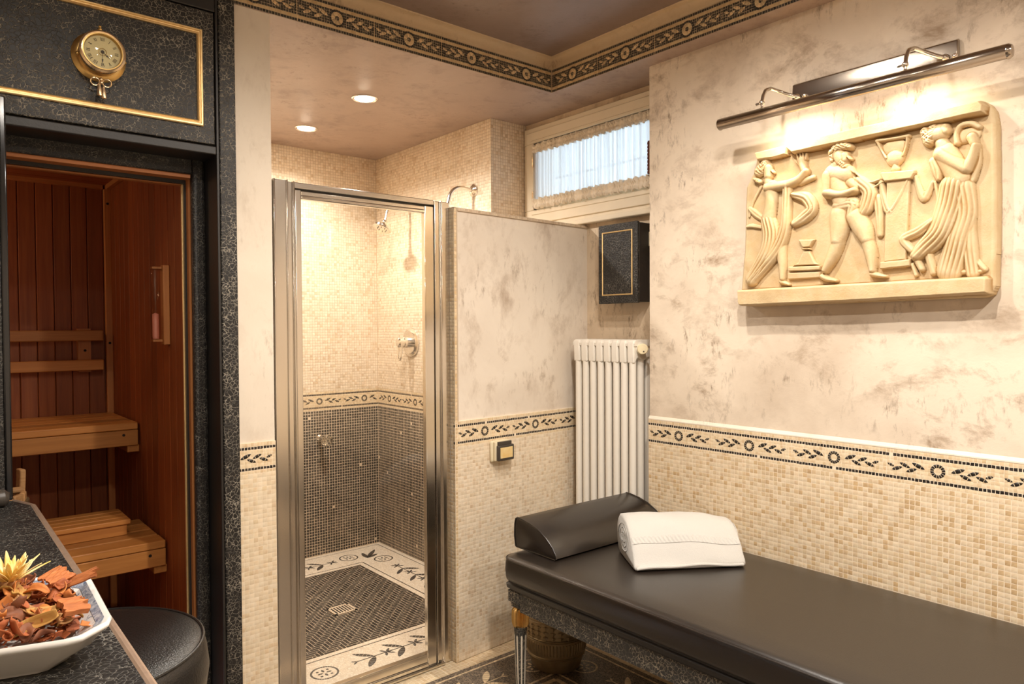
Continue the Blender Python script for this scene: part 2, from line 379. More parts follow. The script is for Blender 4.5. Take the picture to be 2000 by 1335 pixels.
def leaf(T, a, b, w, col, h, parts=3):
    a = np.array(a); b = np.array(b); d = b - a; l = np.hypot(*d); d = d / l; n = np.array([-d[1], d[0]])
    prof = lambda t: w * .5 * math.sin(PI * t) ** .7 if 0 < t < 1 else 0
    ts = [0, .30, .68, 1] if parts == 3 else [i / parts for i in range(parts + 1)]; g = .0006 / l
    for i in range(len(ts) - 1):
        t0, t1 = ts[i] + (g if i else 0), ts[i + 1] - (g if i < len(ts) - 2 else 0); tm = (t0 + t1) / 2
        pts = [a + d * l * t + n * prof(t) for t in (t0, tm, t1)] + [a + d * l * t - n * prof(t) for t in (t1, tm, t0)]
        q = []
        for p in pts:
            if not q or np.hypot(*(p - q[-1])) > .0004: q.append(p)
        if np.hypot(*(q[0] - q[-1])) < .0004: q.pop()
        T.poly(q[::-1], col * random.uniform(.8, 1.25), h, .95)
def ringw(T, c, r0, r1, n, col, h, gap=.12):
    for i in range(n):
        a0 = 2 * PI * (i + gap / 2) / n; a1 = 2 * PI * (i + 1 - gap / 2) / n
        T.poly([(c[0] + r * math.cos(a), c[1] + r * math.sin(a)) for r, a in ((r0, a0), (r1, a0), (r1, a1), (r0, a1))], col * random.uniform(.8, 1.3), h, .94)
def band(T, u0, u1, vb, vt, ring0, pitch, invert=False, low=True, flip=False):
    """ornamental border: two rows of small black squares, sprays of leaves turned to a ring in every module"""
    cream = np.array((.75, .59, .39)); blk = np.array((.022, .0175, .014)); row = .0110; vm = (vb + vt) / 2
    if not invert:
        for v in (vb, vt - row):
            r = rgrid(u0, u1, v, v + row, .0112, .0016, drop=.02); T.rects(r, blacks(len(r)), .0024, .0007)
        r = rgrid(u0, u1, vb + row, vt - row, .0115, .0009); T.rects(r, beige(len(r), (.77, .615, .41), (.68, .50, .30)), .0020, .0012)
        r = rgrid(u0, u1, vt, vt + .0135, .0115, .001); T.rects(r, beige(len(r), (.76, .60, .40), (.66, .48, .28)), .0021, .0008)
        if low: r = rgrid(u0, u1, vb - .0115, vb, .0115, .001); T.rects(r, beige(len(r), (.77, .615, .41), (.68, .50, .30)), .0021, .0008)
    else:
        cream = np.array((.66, .475, .265))
        for v in (vb, vt - row): r = rgrid(u0, u1, v, v + row, .0108, .0016); T.rects(r, blacks(len(r)) * 1.3, .0024, .0006)
        for v in (vb + row, vt - row - .0125): r = rgrid(u0, u1, v, v + .0125, .02, .0007); T.rects(r, beige(len(r), (.66, .475, .265), (.58, .39, .20)), .0022, .0004)
        r = rgrid(u0, u1, vb + row + .0125, vt - row - .0125, .0100, .0015); T.rects(r, blacks(len(r)) * 1.3, .0022, .0011)
    mc = cream if invert else blk; sc = 1.12 if invert else 1.0; h = .0032
    k0 = math.floor((u0 - ring0) / pitch) - 1
    for k in range(k0, k0 + int((u1 - u0) / pitch) + 4):
        rc = ring0 + k * pitch
        if u0 + .012 < rc < u1 - .012:
            if invert:
                ringw(T, (rc, vm), .0255, .0330, 18, blk * 1.3, h, .16); ringw(T, (rc, vm), .0085, .0245, 16, mc, h + .0003, .05)
            else: ringw(T, (rc, vm), .0116, .0222, 14, mc, h, .16)
        for sgn in (-1, 1):
            for a, b, w in LEAVES:
                pa = (rc + sgn * a[0] * 1.02, vm + a[1] * sc); pb = (rc + sgn * b[0] * 1.02, vm + b[1] * sc)
                if min(pa[0], pb[0]) > u0 + .004 and max(pa[0], pb[0]) < u1 - .004:
                    leaf(T, pa, pb, w * (1.68 if invert else 1.52), mc, h)
        if invert:
            for e in (rc + pitch / 2,):
                if u0 < e < u1 - .004: T.rects([[e - .0012, vb + .001, e + .0012, vt - .001]], [cream * 1.2], .0034, 0)

# ------------------------------------------------------------------ the setting
ZS, ZF, ZC = 2.577, 2.683, 2.730
def struct(name, a, b, mat, bevel=0): return tag(boxo(name, a, b, mat, bevel=bevel), kind='structure')

# right wall: proud mosaic dado below, plaster above
wr = MB(); wr.box((2.475, .06, 0), (2.80, 2.020, 2.80)); wr.box((2.475, -1.6, 0), (2.80, -.72, 2.80)); wr.box((2.475, -.72, 0), (2.80, .06, 2.05)); wr.box((2.475, -.72, 2.31), (2.80, .06, 2.80)); wr = tag(wr.build('wall_right', M['plaster']), kind='structure')
boxo('dado_backing', (2.4676, -1.6, 0), (2.476, 2.022, 1.0455), M['grout'], wr)
lip = MB().prism([(2.4665, -1.6, 1.0455), (2.4765, -1.6, 1.0455), (2.4765, -1.6, 1.062), (2.474, -1.6, 1.060), (2.4668, -1.6, 1.050)], (0, 3.622, 0)).build('plaster_lip', M['plaster_strip'], wr)
FR = ((2.4676, 2.022, 0), (0, -1, 0), (0, 0, 1), (-1, 0, 0))
P_T = .0165
T = Tess(*FR); band(T, 0, 2.30, .947, 1.0315, .161, .3315); T.build('band_tesserae', M['tile'], wr)
R4 = rgrid(0, 2.31, 0.0, .9350, P_T, .0015)
ctr = np.stack([np.full(len(R4), 2.4676), 2.022 - (R4[:, 0] + R4[:, 2]) / 2, (R4[:, 1] + R4[:, 3]) / 2], 1)
dd = np.linalg.norm(ctr - np.array([0, 0, 1.45]), axis=1)
vis = (ctr[:, 2] > .60) & (ctr[:, 1] > .648)
order = np.argsort(np.where(vis, dd, 99)); near = order[:300]
rest = np.setdiff1d(np.arange(len(R4)), near)
T = Tess(*FR); T.rects(R4[rest], beige(len(rest)), .0022, .0006); T.build('tiles', M['tile'], wr)
# the 300 nearest tiles, each its own piece, sharing 14 meshes
tm = []
for k in range(14):
    T = Tess((0, 0, 0), (0, -1, 0), (0, 0, 1), (-1, 0, 0)); w = .0165 / 2 - .0009
    T.rects([[-w, -w, w, w]], beige(1, p=2.0 if k else .4), .0022, .0007); o = T.build('tile', M['tile'], None, None); tm.append(o.data); bpy.data.objects.remove(o)
for i, q in enumerate(near):
    o = put('tile', tm[random.randrange(14)], None, None); o.location = ctr[q]; o.parent = wr

# partition beside the shower door, standing slightly askew
pa = Vector((1.783, 2.517, 0)); pb = Vector((2.663, 2.572, 0)); pu = (pb - pa).normalized(); pn = Vector((pu.y, -pu.x, 0))
PL = (pb - pa).length; PD = .10; PZ = 1.968
def pp(u, d, z): q = pa + pu * u - pn * d; return (q.x, q.y, z)
wp = MB().prism([pp(.014, .008, 0), pp(PL, .008, 0), pp(PL, PD, 0), pp(.002, PD, 0), pp(.002, .014, 0)], (0, 0, PZ - .004)).build('wall_partition', M['plaster_part']); tag(wp, kind='structure')
MB().prism([pp(.0018, .0022, 0), pp(PL, .0022, 0), pp(PL, .010, 0), pp(.0018, .010, 0)], (0, 0, 1.0455)).build('dado_backing', M['grout'], wp)
MB().prism([pp(.0018, .0022, 1.0455), pp(.022, .0022, 1.0455), pp(.022, .010, 1.0455), pp(.0018, PD, 1.0455)], (0, 0, PZ - 1.0475)).build('edge_backing', M['grout_shower'], wp)
MB().prism([pp(.0018, .0022, PZ - .016), pp(PL, .0022, PZ - .016), pp(PL, PD, PZ - .016), pp(.0018, PD, PZ - .016)], (0, 0, .014)).build('top_backing', M['grout_shower'], wp)
FPt = (pp(0, .0022, 0), tuple(pu), (0, 0, 1), tuple(pn))
T = Tess(*FPt); band(T, .016, PL, .947, 1.0315, .172, .321)
r = rgrid(.016, PL, 0, .935, P_T, .0016); T.rects(r, beige(len(r), (.76, .635, .475), (.63, .475, .32), 3), .0021, .0006)
r = rgrid(.003, .016, 0, PZ - .004, .013, .002, .0155); T.rects(r, beige(len(r), (.72, .55, .35), (.58, .40, .21)), .0024, .001)
r = rgrid(.016, PL, PZ - .015, PZ - .003, .0125, .0016); T.rects(r, beige(len(r), (.66, .52, .38), (.54, .40, .27)), .0022, .0008)
T.build('tiles', M['tile'], wp)
T = Tess(pp(.0018, 0, 0), tuple(-pn), (0, 0, 1), tuple(-pu)); r = rgrid(.003, PD - .002, 0, PZ - .004, .0155, .002); T.rects(r, beige(len(r), (.70, .54, .35), (.58, .40, .22)), .0022, .001)
for v in (.947, 1.021): T.rects([[.003, v, .013, v + .0105]], [(.03, .024, .019)], .0027, .0004)
T.build('edge_tiles', M['tile'], wp)
T = Tess(pp(0, 0, PZ - .002), tuple(pu), tuple(-pn), (0, 0, 1)); r = rgrid(.003, PL, .002, PD - .002, .0155, .002); T.rects(r, beige(len(r), (.70, .56, .40), (.58, .43, .28)), .002, .001); T.build('top_tiles', M['tile'], wp)

# pier between sauna and shower
ws = struct('wall_pier', (.80, 2.545, 0), (1.003, 4.32, ZS), M['plaster_strip'])
boxo('dado_backing', (.868, 2.5388, 0), (1.0035, 2.546, 1.0455), M['grout'], ws)
T = Tess((.868, 2.5388, 0), (1, 0, 0), (0, 0, 1), (0, -1, 0)); band(T, 0.001, .135, .947, 1.0315, -.030, .33)
r = rgrid(.001, .135, 0, .935, P_T, .0009); T.rects(r, beige(len(r), (.79, .645, .455), (.69, .52, .33), 3), .0021, .0006); T.build('tiles', M['tile'], ws)

# shower walls
BS = .019
def shower_face(par, O, U, Nn, w, ring0, pitch):
    T = Tess(O, U, (0, 0, 1), Nn)
    r = rgrid(0, w, 1.060, ZS, .0172, .0021); T.rects(r, beige(len(r), (.76, .63, .475), (.60, .44, .285), 4), .0022, .0006)
    band(T, 0, w, .938, 1.0315, ring0, pitch)
    r = rgrid(0, w, 1.045, 1.060, .0172, .0016); T.rects(r, beige(len(r), (.765, .635, .475), (.62, .46, .305), 2.4), .0022, .0006)
    T.build('beige_tiles', M['tile_shower'], par)
    T = Tess(O, U, (0, 0, 1), Nn)
    boxg = Tess(O, U, (0, 0, 1), Nn); boxg.rects([[0, 0, w, .927]], [(.66, .54, .40)], .0012, 0).build('black_field_grout', M['grout_black'], par, None)
    T = Tess(tuple(np.array(O) + np.array(Nn) * .00016), U, (0, 0, 1), Nn)
    r = rgrid(0, w, 0.0, .925, .0178, .0031, drop=.004); T.rects(r, blacks(len(r)) * 1.0, .0022, .0008); T.build('black_tiles', M['tile_black'], par)
wb = struct('wall_shower_back', (.95, 4.298, -.05), (2.9, 4.45, ZS + .1), M['grout_shower'])
shower_face(wb, (1.003, 4.298, 0), (1, 0, 0), (0, -1, 0), 1.405, .985, .319)
wsr = struct('wall_shower_right', (2.410, 3.051, 0), (2.85, 4.30, ZS + .1), M['grout_shower'])
shower_face(wsr, (2.410, 4.297, 0), (0, -1, 0), (-1, 0, 0), 1.246, .150, .316)
shower_face(wsr, (2.410, 3.051, 0), (1, 0, 0), (0, -1, 0), .252, .12, .32)
T = Tess((1.005, 2.56, 0), (0, 1, 0), (0, 0, 1), (1, 0, 0)); r = rgrid(0, 1.735, .935, ZS, .0172, .0016); T.rects(r, beige(len(r)), .0022, .0006); T.build('beige_tiles', M['tile_shower'], ws)
boxo('shower_side_backing', (1.002, 2.56, 0), (1.0052, 4.297, ZS), M['grout_shower'], ws)
T = Tess((1.005, 2.56, 0), (0, 1, 0), (0, 0, 1), (1, 0, 0)); r = rgrid(0, 1.735, 0, .93, .0178, .0036); T.rects(r, blacks(len(r)) * 1.5, .0022, .0008); T.build('black_tiles', M['tile_black'], ws)

# recess wall with the window opening
WX = 2.663; WY0, WY1, WZ0, WZ1 = 2.07, 2.965, 2.085, 2.462
wre = MB(); wre.box((WX, 1.95, 0), (WX + .14, 3.06, WZ0)); wre.box((WX, 1.95, WZ1), (WX + .14, 3.06, ZS + .1)); wre.box((WX, 1.95, WZ0), (WX + .14, WY0, WZ1)); wre.box((WX, WY1, WZ0), (WX + .14, 3.06, WZ1))
tag(wre.build('wall_recess', M['plaster_recess']), kind='structure')

# ceiling with its lowered border, frieze and cove
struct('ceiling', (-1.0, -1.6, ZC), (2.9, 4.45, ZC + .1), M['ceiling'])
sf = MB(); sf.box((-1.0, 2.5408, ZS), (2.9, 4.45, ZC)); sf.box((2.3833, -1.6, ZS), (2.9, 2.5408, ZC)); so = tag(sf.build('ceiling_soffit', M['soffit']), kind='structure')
fb = MB(); fb.box((-1.0, 2.5403, ZS + .0006), (2.3838, 2.543, ZF)); fb.box((2.3828, -1.6, ZS + .0006), (2.385, 2.5403, ZF)); fz = tag(fb.build('trim_1', M['grout_dark']), kind='structure')
T = Tess((2.3828, 2.5403, 0), (-1, 0, 0), (0, 0, 1), (0, -1, 0)); band(T, .001, 3.2, ZS + .001, ZF, .162, .319, True); T.build('frieze_tesserae', M['tile'], fz)
T = Tess((2.3828, 2.5403, 0), (0, -1, 0), (0, 0, 1), (-1, 0, 0)); band(T, .001, 3.6, ZS + .001, ZF, .140, .3225, True); T.build('frieze_tesserae', M['tile'], fz)
boxo('corner_bead', (2.3790, 2.5365, ZS), (2.3828, 2.5403, ZF), M['cove'], fz)
cv = MB(); pr = [(0, ZF), (-.006, ZF + .001), (-.007, ZF + .008)] + [(-.008 - .030 * (1 - math.cos(a)), ZF + .009 + .034 * math.sin(a)) for a in np.linspace(0, PI / 2, 7)] + [(-.040, ZC), (0, ZC)]
cv.loft([[(-1.0, 2.5408 + d, z) for d, z in pr], [(2.3833 + 0, 2.5408 + d, z) if False else (2.3833 + d, 2.5408 + d, z) for d, z in pr], [(2.3833 + d, -1.6, z) for d, z in pr]])
tag(cv.build('trim_2', M['cove'], smooth=True), kind='structure')

# closing walls behind the camera
struct('wall_left', (-1.1, -1.6, 0), (-.95, 2.6, ZC), M['plaster_strip'])
struct('wall_back', (-1.1, -1.75, 0), (2.9, -1.6, ZC), M['plaster_strip'])
w2 = empty('window_2', (2.5, -.33, 2.05), kind='structure')                 # second high window, beyond the frame; the shower door mirrors it
for a_, b_ in (((-.72, 2.05), (.06, 2.08)), ((-.72, 2.28), (.06, 2.31)), ((-.72, 2.05), (-.68, 2.31)), ((.02, 2.05), (.06, 2.31))): boxo('sash', (2.485, a_[0], a_[1]), (2.52, b_[0], b_[1]), M['cream_paint'], w2)
for a_, b_ in (((-.79, 1.98), (.13, 2.052)), ((-.79, 2.308), (.13, 2.38)), ((-.79, 2.05), (-.718, 2.31)), ((.058, 2.05), (.13, 2.31))): boxo('casing', (2.452, a_[0], a_[1]), (2.475, b_[0], b_[1]), M['cream_paint'], w2, bevel=.004)
boxo('pane', (2.50, -.70, 2.06), (2.504, .04, 2.30), M['glass'], w2)

# floors
fl = struct('floor', (-1.1, -1.75, -.1), (2.9, 2.62, -.003), M['grout'])
fs = struct('floor_shower', (.95, 2.62, -.1), (2.9, 4.45, -.003), M['tess_white'])
def branch(T, ox, oy, dx, dy, n, col, h=.0022, start=0, gapcol=None):
    """leafy branch mosaic running from (ox,oy) along (dx,dy)"""
    nx, ny = -dy, dx
    P = lambda a, b: (ox + dx * a + nx * b, oy + dy * a + ny * b)
    for k in range(n):
        a = .095 + k * .147
        leaf(T, P(a, .002), P(a - .068, .078), .026, col, h, 6); leaf(T, P(a + .004, -.002), P(a - .066, -.078), .030, col, h, 6)
        T.poly([P(a - .09, -.003), P(a + .06, -.003), P(a + .06, .003), P(a - .09, .003)], col, h * .9, .98)
        b = a + .062
        for e, f in ((.030, .030), (-.018, .034), (.030, -.030), (-.018, -.034), (.036, 0)): leaf(T, P(b, 0), P(b + e, f), .013, col, h, 2)
    for f in (.016, -.016): leaf(T, P(.012, 0), P(-.012, f), .010, col, h, 2)
def medallion(T, c, col, h=.0022, r=.060):
    ringw(T, c, r - .009, r, 34, col, h, .12)
    for a in range(4):
        t = a * PI / 2; d = np.array([math.cos(t), math.sin(t)]); leaf(T, tuple(np.array(c) + d * .006), tuple(np.array(c) + d * .032), .012, col, h, 2)
        d2 = np.array([math.cos(t + PI / 4), math.sin(t + PI / 4)]); q = np.array(c) + d2 * .032; T.poly([q + (-.005, -.005), q + (.005, -.005), q + (.005, .005), q + (-.005, .005)], col, h, .95)
def line_h(T, x0, x1, y, w, col): r = rgrid(x0, x1, y - w / 2, y + w / 2, .016, .001); T.rects(r, np.array(col) * RNG.uniform(.8, 1.3, (len(r), 1)), .0018, .0005)
def line_v(T, y0, y1, x, w, col): r = rgrid(x - w / 2, x + w / 2, y0, y1, .016, .001); T.rects(r, np.array(col) * RNG.uniform(.8, 1.3, (len(r), 1)), .0018, .0005)
DK = np.array((.055, .044, .036))
FF = ((0, 0, -.003), (1, 0, 0), (0, 1, 0), (0, 0, 1))
T = Tess(*FF)
X0, X1, Y0, Y1 = 1.278, 2.089, 2.968, 3.966
for y in (4.262, 2.690): line_h(T, 1.04, 2.378, y, .007, DK)
for x in (1.04, 2.378): line_v(T, 2.690, 4.262, x, .007, DK)
line_h(T, X0 - .034, X1 + .034, 4.0, .0085, DK); line_h(T, X0 - .034, X1 + .034, 2.938, .0085, DK)
line_v(T, 2.938, 4.0, X1 + .034, .0085, DK); line_v(T, 2.938, 4.0, X0 - .034, .0085, DK)
for c in ((2.258, 3.977), (2.096, 4.131), (1.311, 2.813), (1.13, 2.98), (2.25, 2.98), (2.06, 2.813), (1.13, 3.96), (1.27, 4.131)): medallion(T, c, DK)
branch(T, 1.452, 2.815, 1, 0, 3, DK); branch(T, 2.252, 3.20, 0, 1, 4, DK); branch(T, 1.52, 4.115, 1, 0, 3, DK); branch(T, 1.13, 3.20, 0, 1, 4, DK)
for b in ((2.207, 4.164), (2.308, 4.179), (2.277, 4.089)): leaf(T, (2.186, 4.055), b, .030, DK, .0022, 5)
T.build('mosaic_motifs', M['tile_floor'], fs)
# herringbone field
boxo('herringbone_bed', (X0, Y0, -.0032), (X1, Y1, -.0024), M['grout_shower'], fs)
hb = []; HL, HW, g = .054, .018, .0023; n = 3
for i in range(-90, 150):
    for j in range(-8, 26):
        for (x0, y0, x1, y1) in ((i * HW + j * 2 * HL, i * HW, i * HW + HL + j * 2 * HL, i * HW + HW), (2 * HL - HW + i * HW + j * 2 * HL, i * HW, 2 * HL + i * HW + j * 2 * HL, i * HW + HL)):
            a0, b0, a1, b1 = max(x0, 0) + g / 2, max(y0, 0) + g / 2, min(x1, X1 - X0) - g / 2, min(y1, Y1 - Y0) - g / 2
            if a1 - a0 > .003 and b1 - b0 > .003: hb.append((X0 + a0, Y0 + b0, X0 + a1, Y0 + b1))
T = Tess((0, 0, -.0024), *FF[1:]); T.rects(hb, np.array((.030, .023, .018)) * RNG.uniform(.6, 1.8, (len(hb), 1)), .0018, .0005); T.build('herringbone_tiles', M['tile_floor'], fs)
dr = empty('floor_drain', (1.678, 3.386, 0), 'small square slotted drain grate in the black shower floor', 'drain')
d = MB(); x0, x1, y0, y1 = 1.618, 1.738, 3.334, 3.440
for a, b in (((x0, y0), (x1, y0 + .012)), ((x0, y1 - .012), (x1, y1)), ((x0, y0), (x0 + .012, y1)), ((x1 - .012, y0), (x1, y1))): d.box((a[0], a[1], -.004), (b[0], b[1], .0022))
d.build('frame', M['grout_shower'], dr); boxo('well', (x0 + .01, y0 + .01, -.004), (x1 - .01, y1 - .01, .0004), M['hole'], dr)
for k in range(6): boxo('slat', (x0 + .022 + k * .0150, y0 + .012, -.0030), (x0 + .029 + k * .0150, y1 - .012, .001), M['grout_shower'], dr)
# room floor: pale border tiles, dark mosaic carpet with pale motifs
OX, OY = 2.33, 2.455; CR = np.array((.66, .49, .30))
T = Tess(*FF)
for a in ((OX + .0, -1.0, WX, 2.60), (.9, OY, OX, 2.62)):
    r = rgrid(a[0], a[2], a[1], a[3], .0185, .0018); T.rects(r, beige(len(r), (.70, .53, .33), (.60, .42, .235)), .0020, .0009)
T.build('border_tiles', M['tile_floor'], fl)
boxo('mosaic_carpet', (-.9, -1.0, -.0032), (OX, OY, -.0012), M['tess_dark'], fl)
T = Tess((0, 0, -.0012), *FF[1:])
line_h(T, -.5, OX - .030, OY - .030, .010, CR); line_v(T, -1, OY - .030, OX - .030, .010, CR)
line_h(T, -.5, OX - .278, OY - .278, .011, CR); line_v(T, -1, OY - .278, OX - .278, .011, CR)
line_h(T, -.5, OX - .318, OY - .318, .022, CR); line_v(T, -1, OY - .318, OX - .318, .022, CR)
for c in ((OX - .150, OY - .318), (OX - .311, OY - .166)): medallion(T, c, CR, r=.058)
branch(T, OX - .46, OY - .155, -1, 0, 4, CR); branch(T, OX - .155, OY - .47, 0, -1, 5, CR)
for b in ((-.20, -.13), (-.10, -.115), (-.13, -.205)): leaf(T, (OX - .222, OY - .24), (OX + b[0], OY + b[1]), .03, CR, .002, 5)
T.build('carpet_motifs', M['tile_floor'], fl)

# ------------------------------------------------------------------ window and curtain
win = empty('window_1', (WX, 2.5, 2.27), kind='structure')
# moulded casing: three stepped bands round the opening
for k, (w, t) in enumerate(((.092, .022), (.066, .030), (.040, .024), (.020, .034))):
    c = MB(); y0, y1, z0, z1 = WY0 - w + .012, WY1 + w - .012 if k else WY1 + .075, WZ0 - w + .012, WZ1 + w - .008
    z0 = z0 - .012; y0i, y1i, z0i, z1i = WY0 + .008, WY1 - .008, WZ0 + .006, WZ1 - .006
    c.box((WX - t, y0, z0), (WX, y1, z0i)); c.box((WX - t, y0, z1i), (WX, y1, z1)); c.box((WX - t, y0, z0i), (WX, y0i, z1i)); c.box((WX - t, y1i, z0i), (WX, y1, z1i))
    c.build('casing', M['cream_paint'], win, bevel=.004)
s = MB(); Y0, Y1, Z0, Z1 = WY0 + .004, WY1 - .008, WZ0 + .004, WZ1 - .008; b = .042
s.box((WX - .028, Y0, Z0), (WX + .012, Y1, Z0 + .030)); s.box((WX - .028, Y0, Z1 - b), (WX + .012, Y1, Z1)); s.box((WX - .028, Y0, Z0), (WX + .012, Y0 + b, Z1)); s.box((WX - .028, Y1 - b, Z0), (WX + .012, Y1, Z1))
s.build('sash', M['cream_paint'], win, bevel=.004)
boxo('sill', (WX - .040, WY0 - .09, WZ0 - .112), (WX, 3.045, WZ0 - .084), M['cream_paint'], win, bevel=.006)
boxo('pane', (WX + .004, Y0 + .03, Z0 + .02), (WX + .009, Y1 - .03, Z1 - .03), M['glass'], win)
for k in range(6): boxo('grille_bar', (WX + .09, 2.16 + k * .14, WZ0), (WX + .10, 2.17 + k * .14, WZ1), M['nickel'], win)
boxo('grille_bar', (WX + .088, WY0, 2.27), (WX + .102, WY1, 2.28), M['nickel'], win)
for z in (2.355, 2.165):
    h = MB(); h.lathe([(.0058, -.024), (.0058, .024)], (WX - .034, Y1 + .001, z), n=12); h.lathe([(.0035, -.03), (.0035, .03)], (WX - .034, Y1 + .001, z), n=8); h.build('hinge', M['brass_lt'], win, smooth=True)
cu = empty('window_curtain', (WX - .045, 2.5, 2.11), 'sheer gathered half curtain with ruffled top and bottom over the high window', 'curtain')
def ripple(y, k): return .0055 * math.sin(y * 210 + 1.3 * math.sin(y * 37 + k)) + .003 * math.sin(y * 470 + k)
CY0, CY1 = 2.095, 2.945
def sheet(z0, z1, nz, ny, f):
    return [[(WX - .040 + f(y, z), y, z) for y in np.linspace(CY0, CY1, ny)] for z in np.linspace(z0, z1, nz)]
MB().grid(sheet(2.138, 2.408, 10, 420, lambda y, z: ripple(y, 0) * (1.0 + .25 * math.sin(z * 9)))).build('sheer_panel', M['voile'], cu, smooth=True, angle=180)
def ruf(z0, z1, nm, ph):
    def f(y, z):
        e = abs((z - (z0 + z1) / 2) / ((z1 - z0) / 2)); n = math.sin(y * 330 + 2.2 * math.sin(y * 61 + ph) + ph) ; n2 = math.sin(y * 190 + 3 * math.sin(y * 23 + ph))
        return -.006 - (.004 + .010 * e) * (.6 * n + .4 * n2) - .006 * math.sin(e * PI)
    P = sheet(z0, z1, 9, 620, f)
    P = [[(p[0], p[1] + .003 * math.sin(p[2] * 300 + p[1] * 40), p[2] + .004 * math.sin(p[1] * 150 + ph) * (j in (0, 8))) for p in r] for j, r in enumerate(P)]
    MB().grid(P).build(nm, M['ruffle'], cu, smooth=True, angle=180)
ruf(2.395, 2.443, 'top_ruffle', .4); ruf(2.094, 2.150, 'bottom_ruffle', 1.9)
for k in range(9): MB().lathe([(.004, 0), (.007, -.006), (.008, -.016), (.003, -.019)], (WX - .060, 2.128, 2.300 - k * .0165), n=10).build('side_fringe', M['fringe'], cu, smooth=True)
for z in (2.412, 2.132): MB().tube([(WX - .040, CY0 - .01, z), (WX - .040, CY1 + .006, z)], .003, 8).build('curtain_rod', M['brass_lt'], cu, smooth=True)

# ------------------------------------------------------------------ lights the room has
def downlight(x, y, z, label, power, spot=152, blend=.7, col=WARM):
    e = empty('recessed_downlight', (x, y, z), label, 'lamp', 'recessed ceiling spots')
    MB().lathe([(.064, 0), (.064, -.003), (.058, -.006), (.052, -.004), (.049, .0)], (x, y, z), n=36).build('trim_ring', M['chrome_b'], e, smooth=True)
    MB().lathe([(.047, -.0022), (.042, -.006), (.025, -.010), (.004, -.0115)], (x, y, z), n=30).build('bulb', M['bulb'], e, smooth=True)
    l = light('downlight_beam', 'SPOT', (x, y, z - .016), power, col, (0, 0, -1), .035, spot, blend); l.parent = e; l.matrix_parent_inverse = e.matrix_world.inverted()
downlight(1.724, 3.179, ZS, 'glaring round downlight in the shower ceiling, nearer the frieze', 54, col=(1, .94, .87))
downlight(1.721, 3.854, ZS, 'glaring round downlight in the shower ceiling, farther from the frieze', 46, col=(1, .94, .87))
for x, y, p_, w_ in ((1.55, 1.40, 38, 'above the head of the bench'), (1.20, .76, 70, 'in the middle of the room'), (1.50, -.30, 52, 'above the foot of the bench'), (.45, -.20, 70, 'behind the vanity counter'), (.42, 1.30, 22, 'above the round stool')):
    downlight(x, y, ZC, 'round downlight in the raised dark ceiling ' + w_, p_, 166, .75)

# ------------------------------------------------------------------ picture lamp
pl = empty('picture_lamp', (2.475, 1.1, 2.285), 'long dark chrome picture lamp on two curved arms above the relief', 'lamp')
PX = 2.475
MB().prism([(PX, .815, 2.243), (PX - .010, .815, 2.243), (PX - .020, .815, 2.250), (PX - .022, .815, 2.283), (PX - .018, .815, 2.318), (PX - .008, .815, 2.324), (PX, .815, 2.324)], (0, .535, 0)).build('back_plate', M['nickel'], pl, bevel=.003)
tx, tz = 2.330, 2.202
tb = []; n = 26
for y in (.650, 1.566):
    tb.append([(tx + .0205 * math.cos(a), y, tz + .0205 * math.sin(a)) for a in np.linspace(math.radians(-20), math.radians(-100) + 2 * PI, n)])
sh = MB(); sh.loft(tb, closed=False, caps=False); sh.build('tube_shade', M['nickel'], pl, smooth=True, solid=.0016, angle=80)
for y, dr in ((.650, -1), (1.566, 1)):
    MB().lathe([(.0212, 0), (.0212, .004), (.016, .012), (.002, .0135)] if dr < 0 else [(.0212, 0), (.0212, .003), (.019, .005), (.002, .006)], (tx, y, tz), (0, dr, 0), 28).build('end_cap', M['nickel'], pl, smooth=True)
for y in (.925, 1.295):
    MB().lathe([(.007, -.085), (.007, .085)], (tx + .002, y, tz + .004), (0, 1, 0), 12).build('tube_bulb', M['tubebulb'], pl, smooth=True)
    l = light('picture_lamp_glow', 'AREA', (tx + .004, y, tz - .010), .60, (1, .86, .64), (.42, 0, -1), .15, size_y=.016); l.data.spread = math.radians(150)
    l.rotation_euler = (Matrix(((0, -1, 0), (1, 0, 0), (0, 0, 1))).to_quaternion() @ Vector((0, .42, -1)).to_track_quat('-Z', 'Y')).to_euler() if False else l.rotation_euler
    zz = -Vector((.42, 0, -1)).normalized(); xx = Vector((0, 1, 0)); yy = zz.cross(xx)
    l.matrix_world = Matrix((xx, yy, zz)).transposed().to_4x4(); l.location = (tx + .004, y, tz - .010)
    l.parent = pl; l.matrix_parent_inverse = pl.matrix_world.inverted()
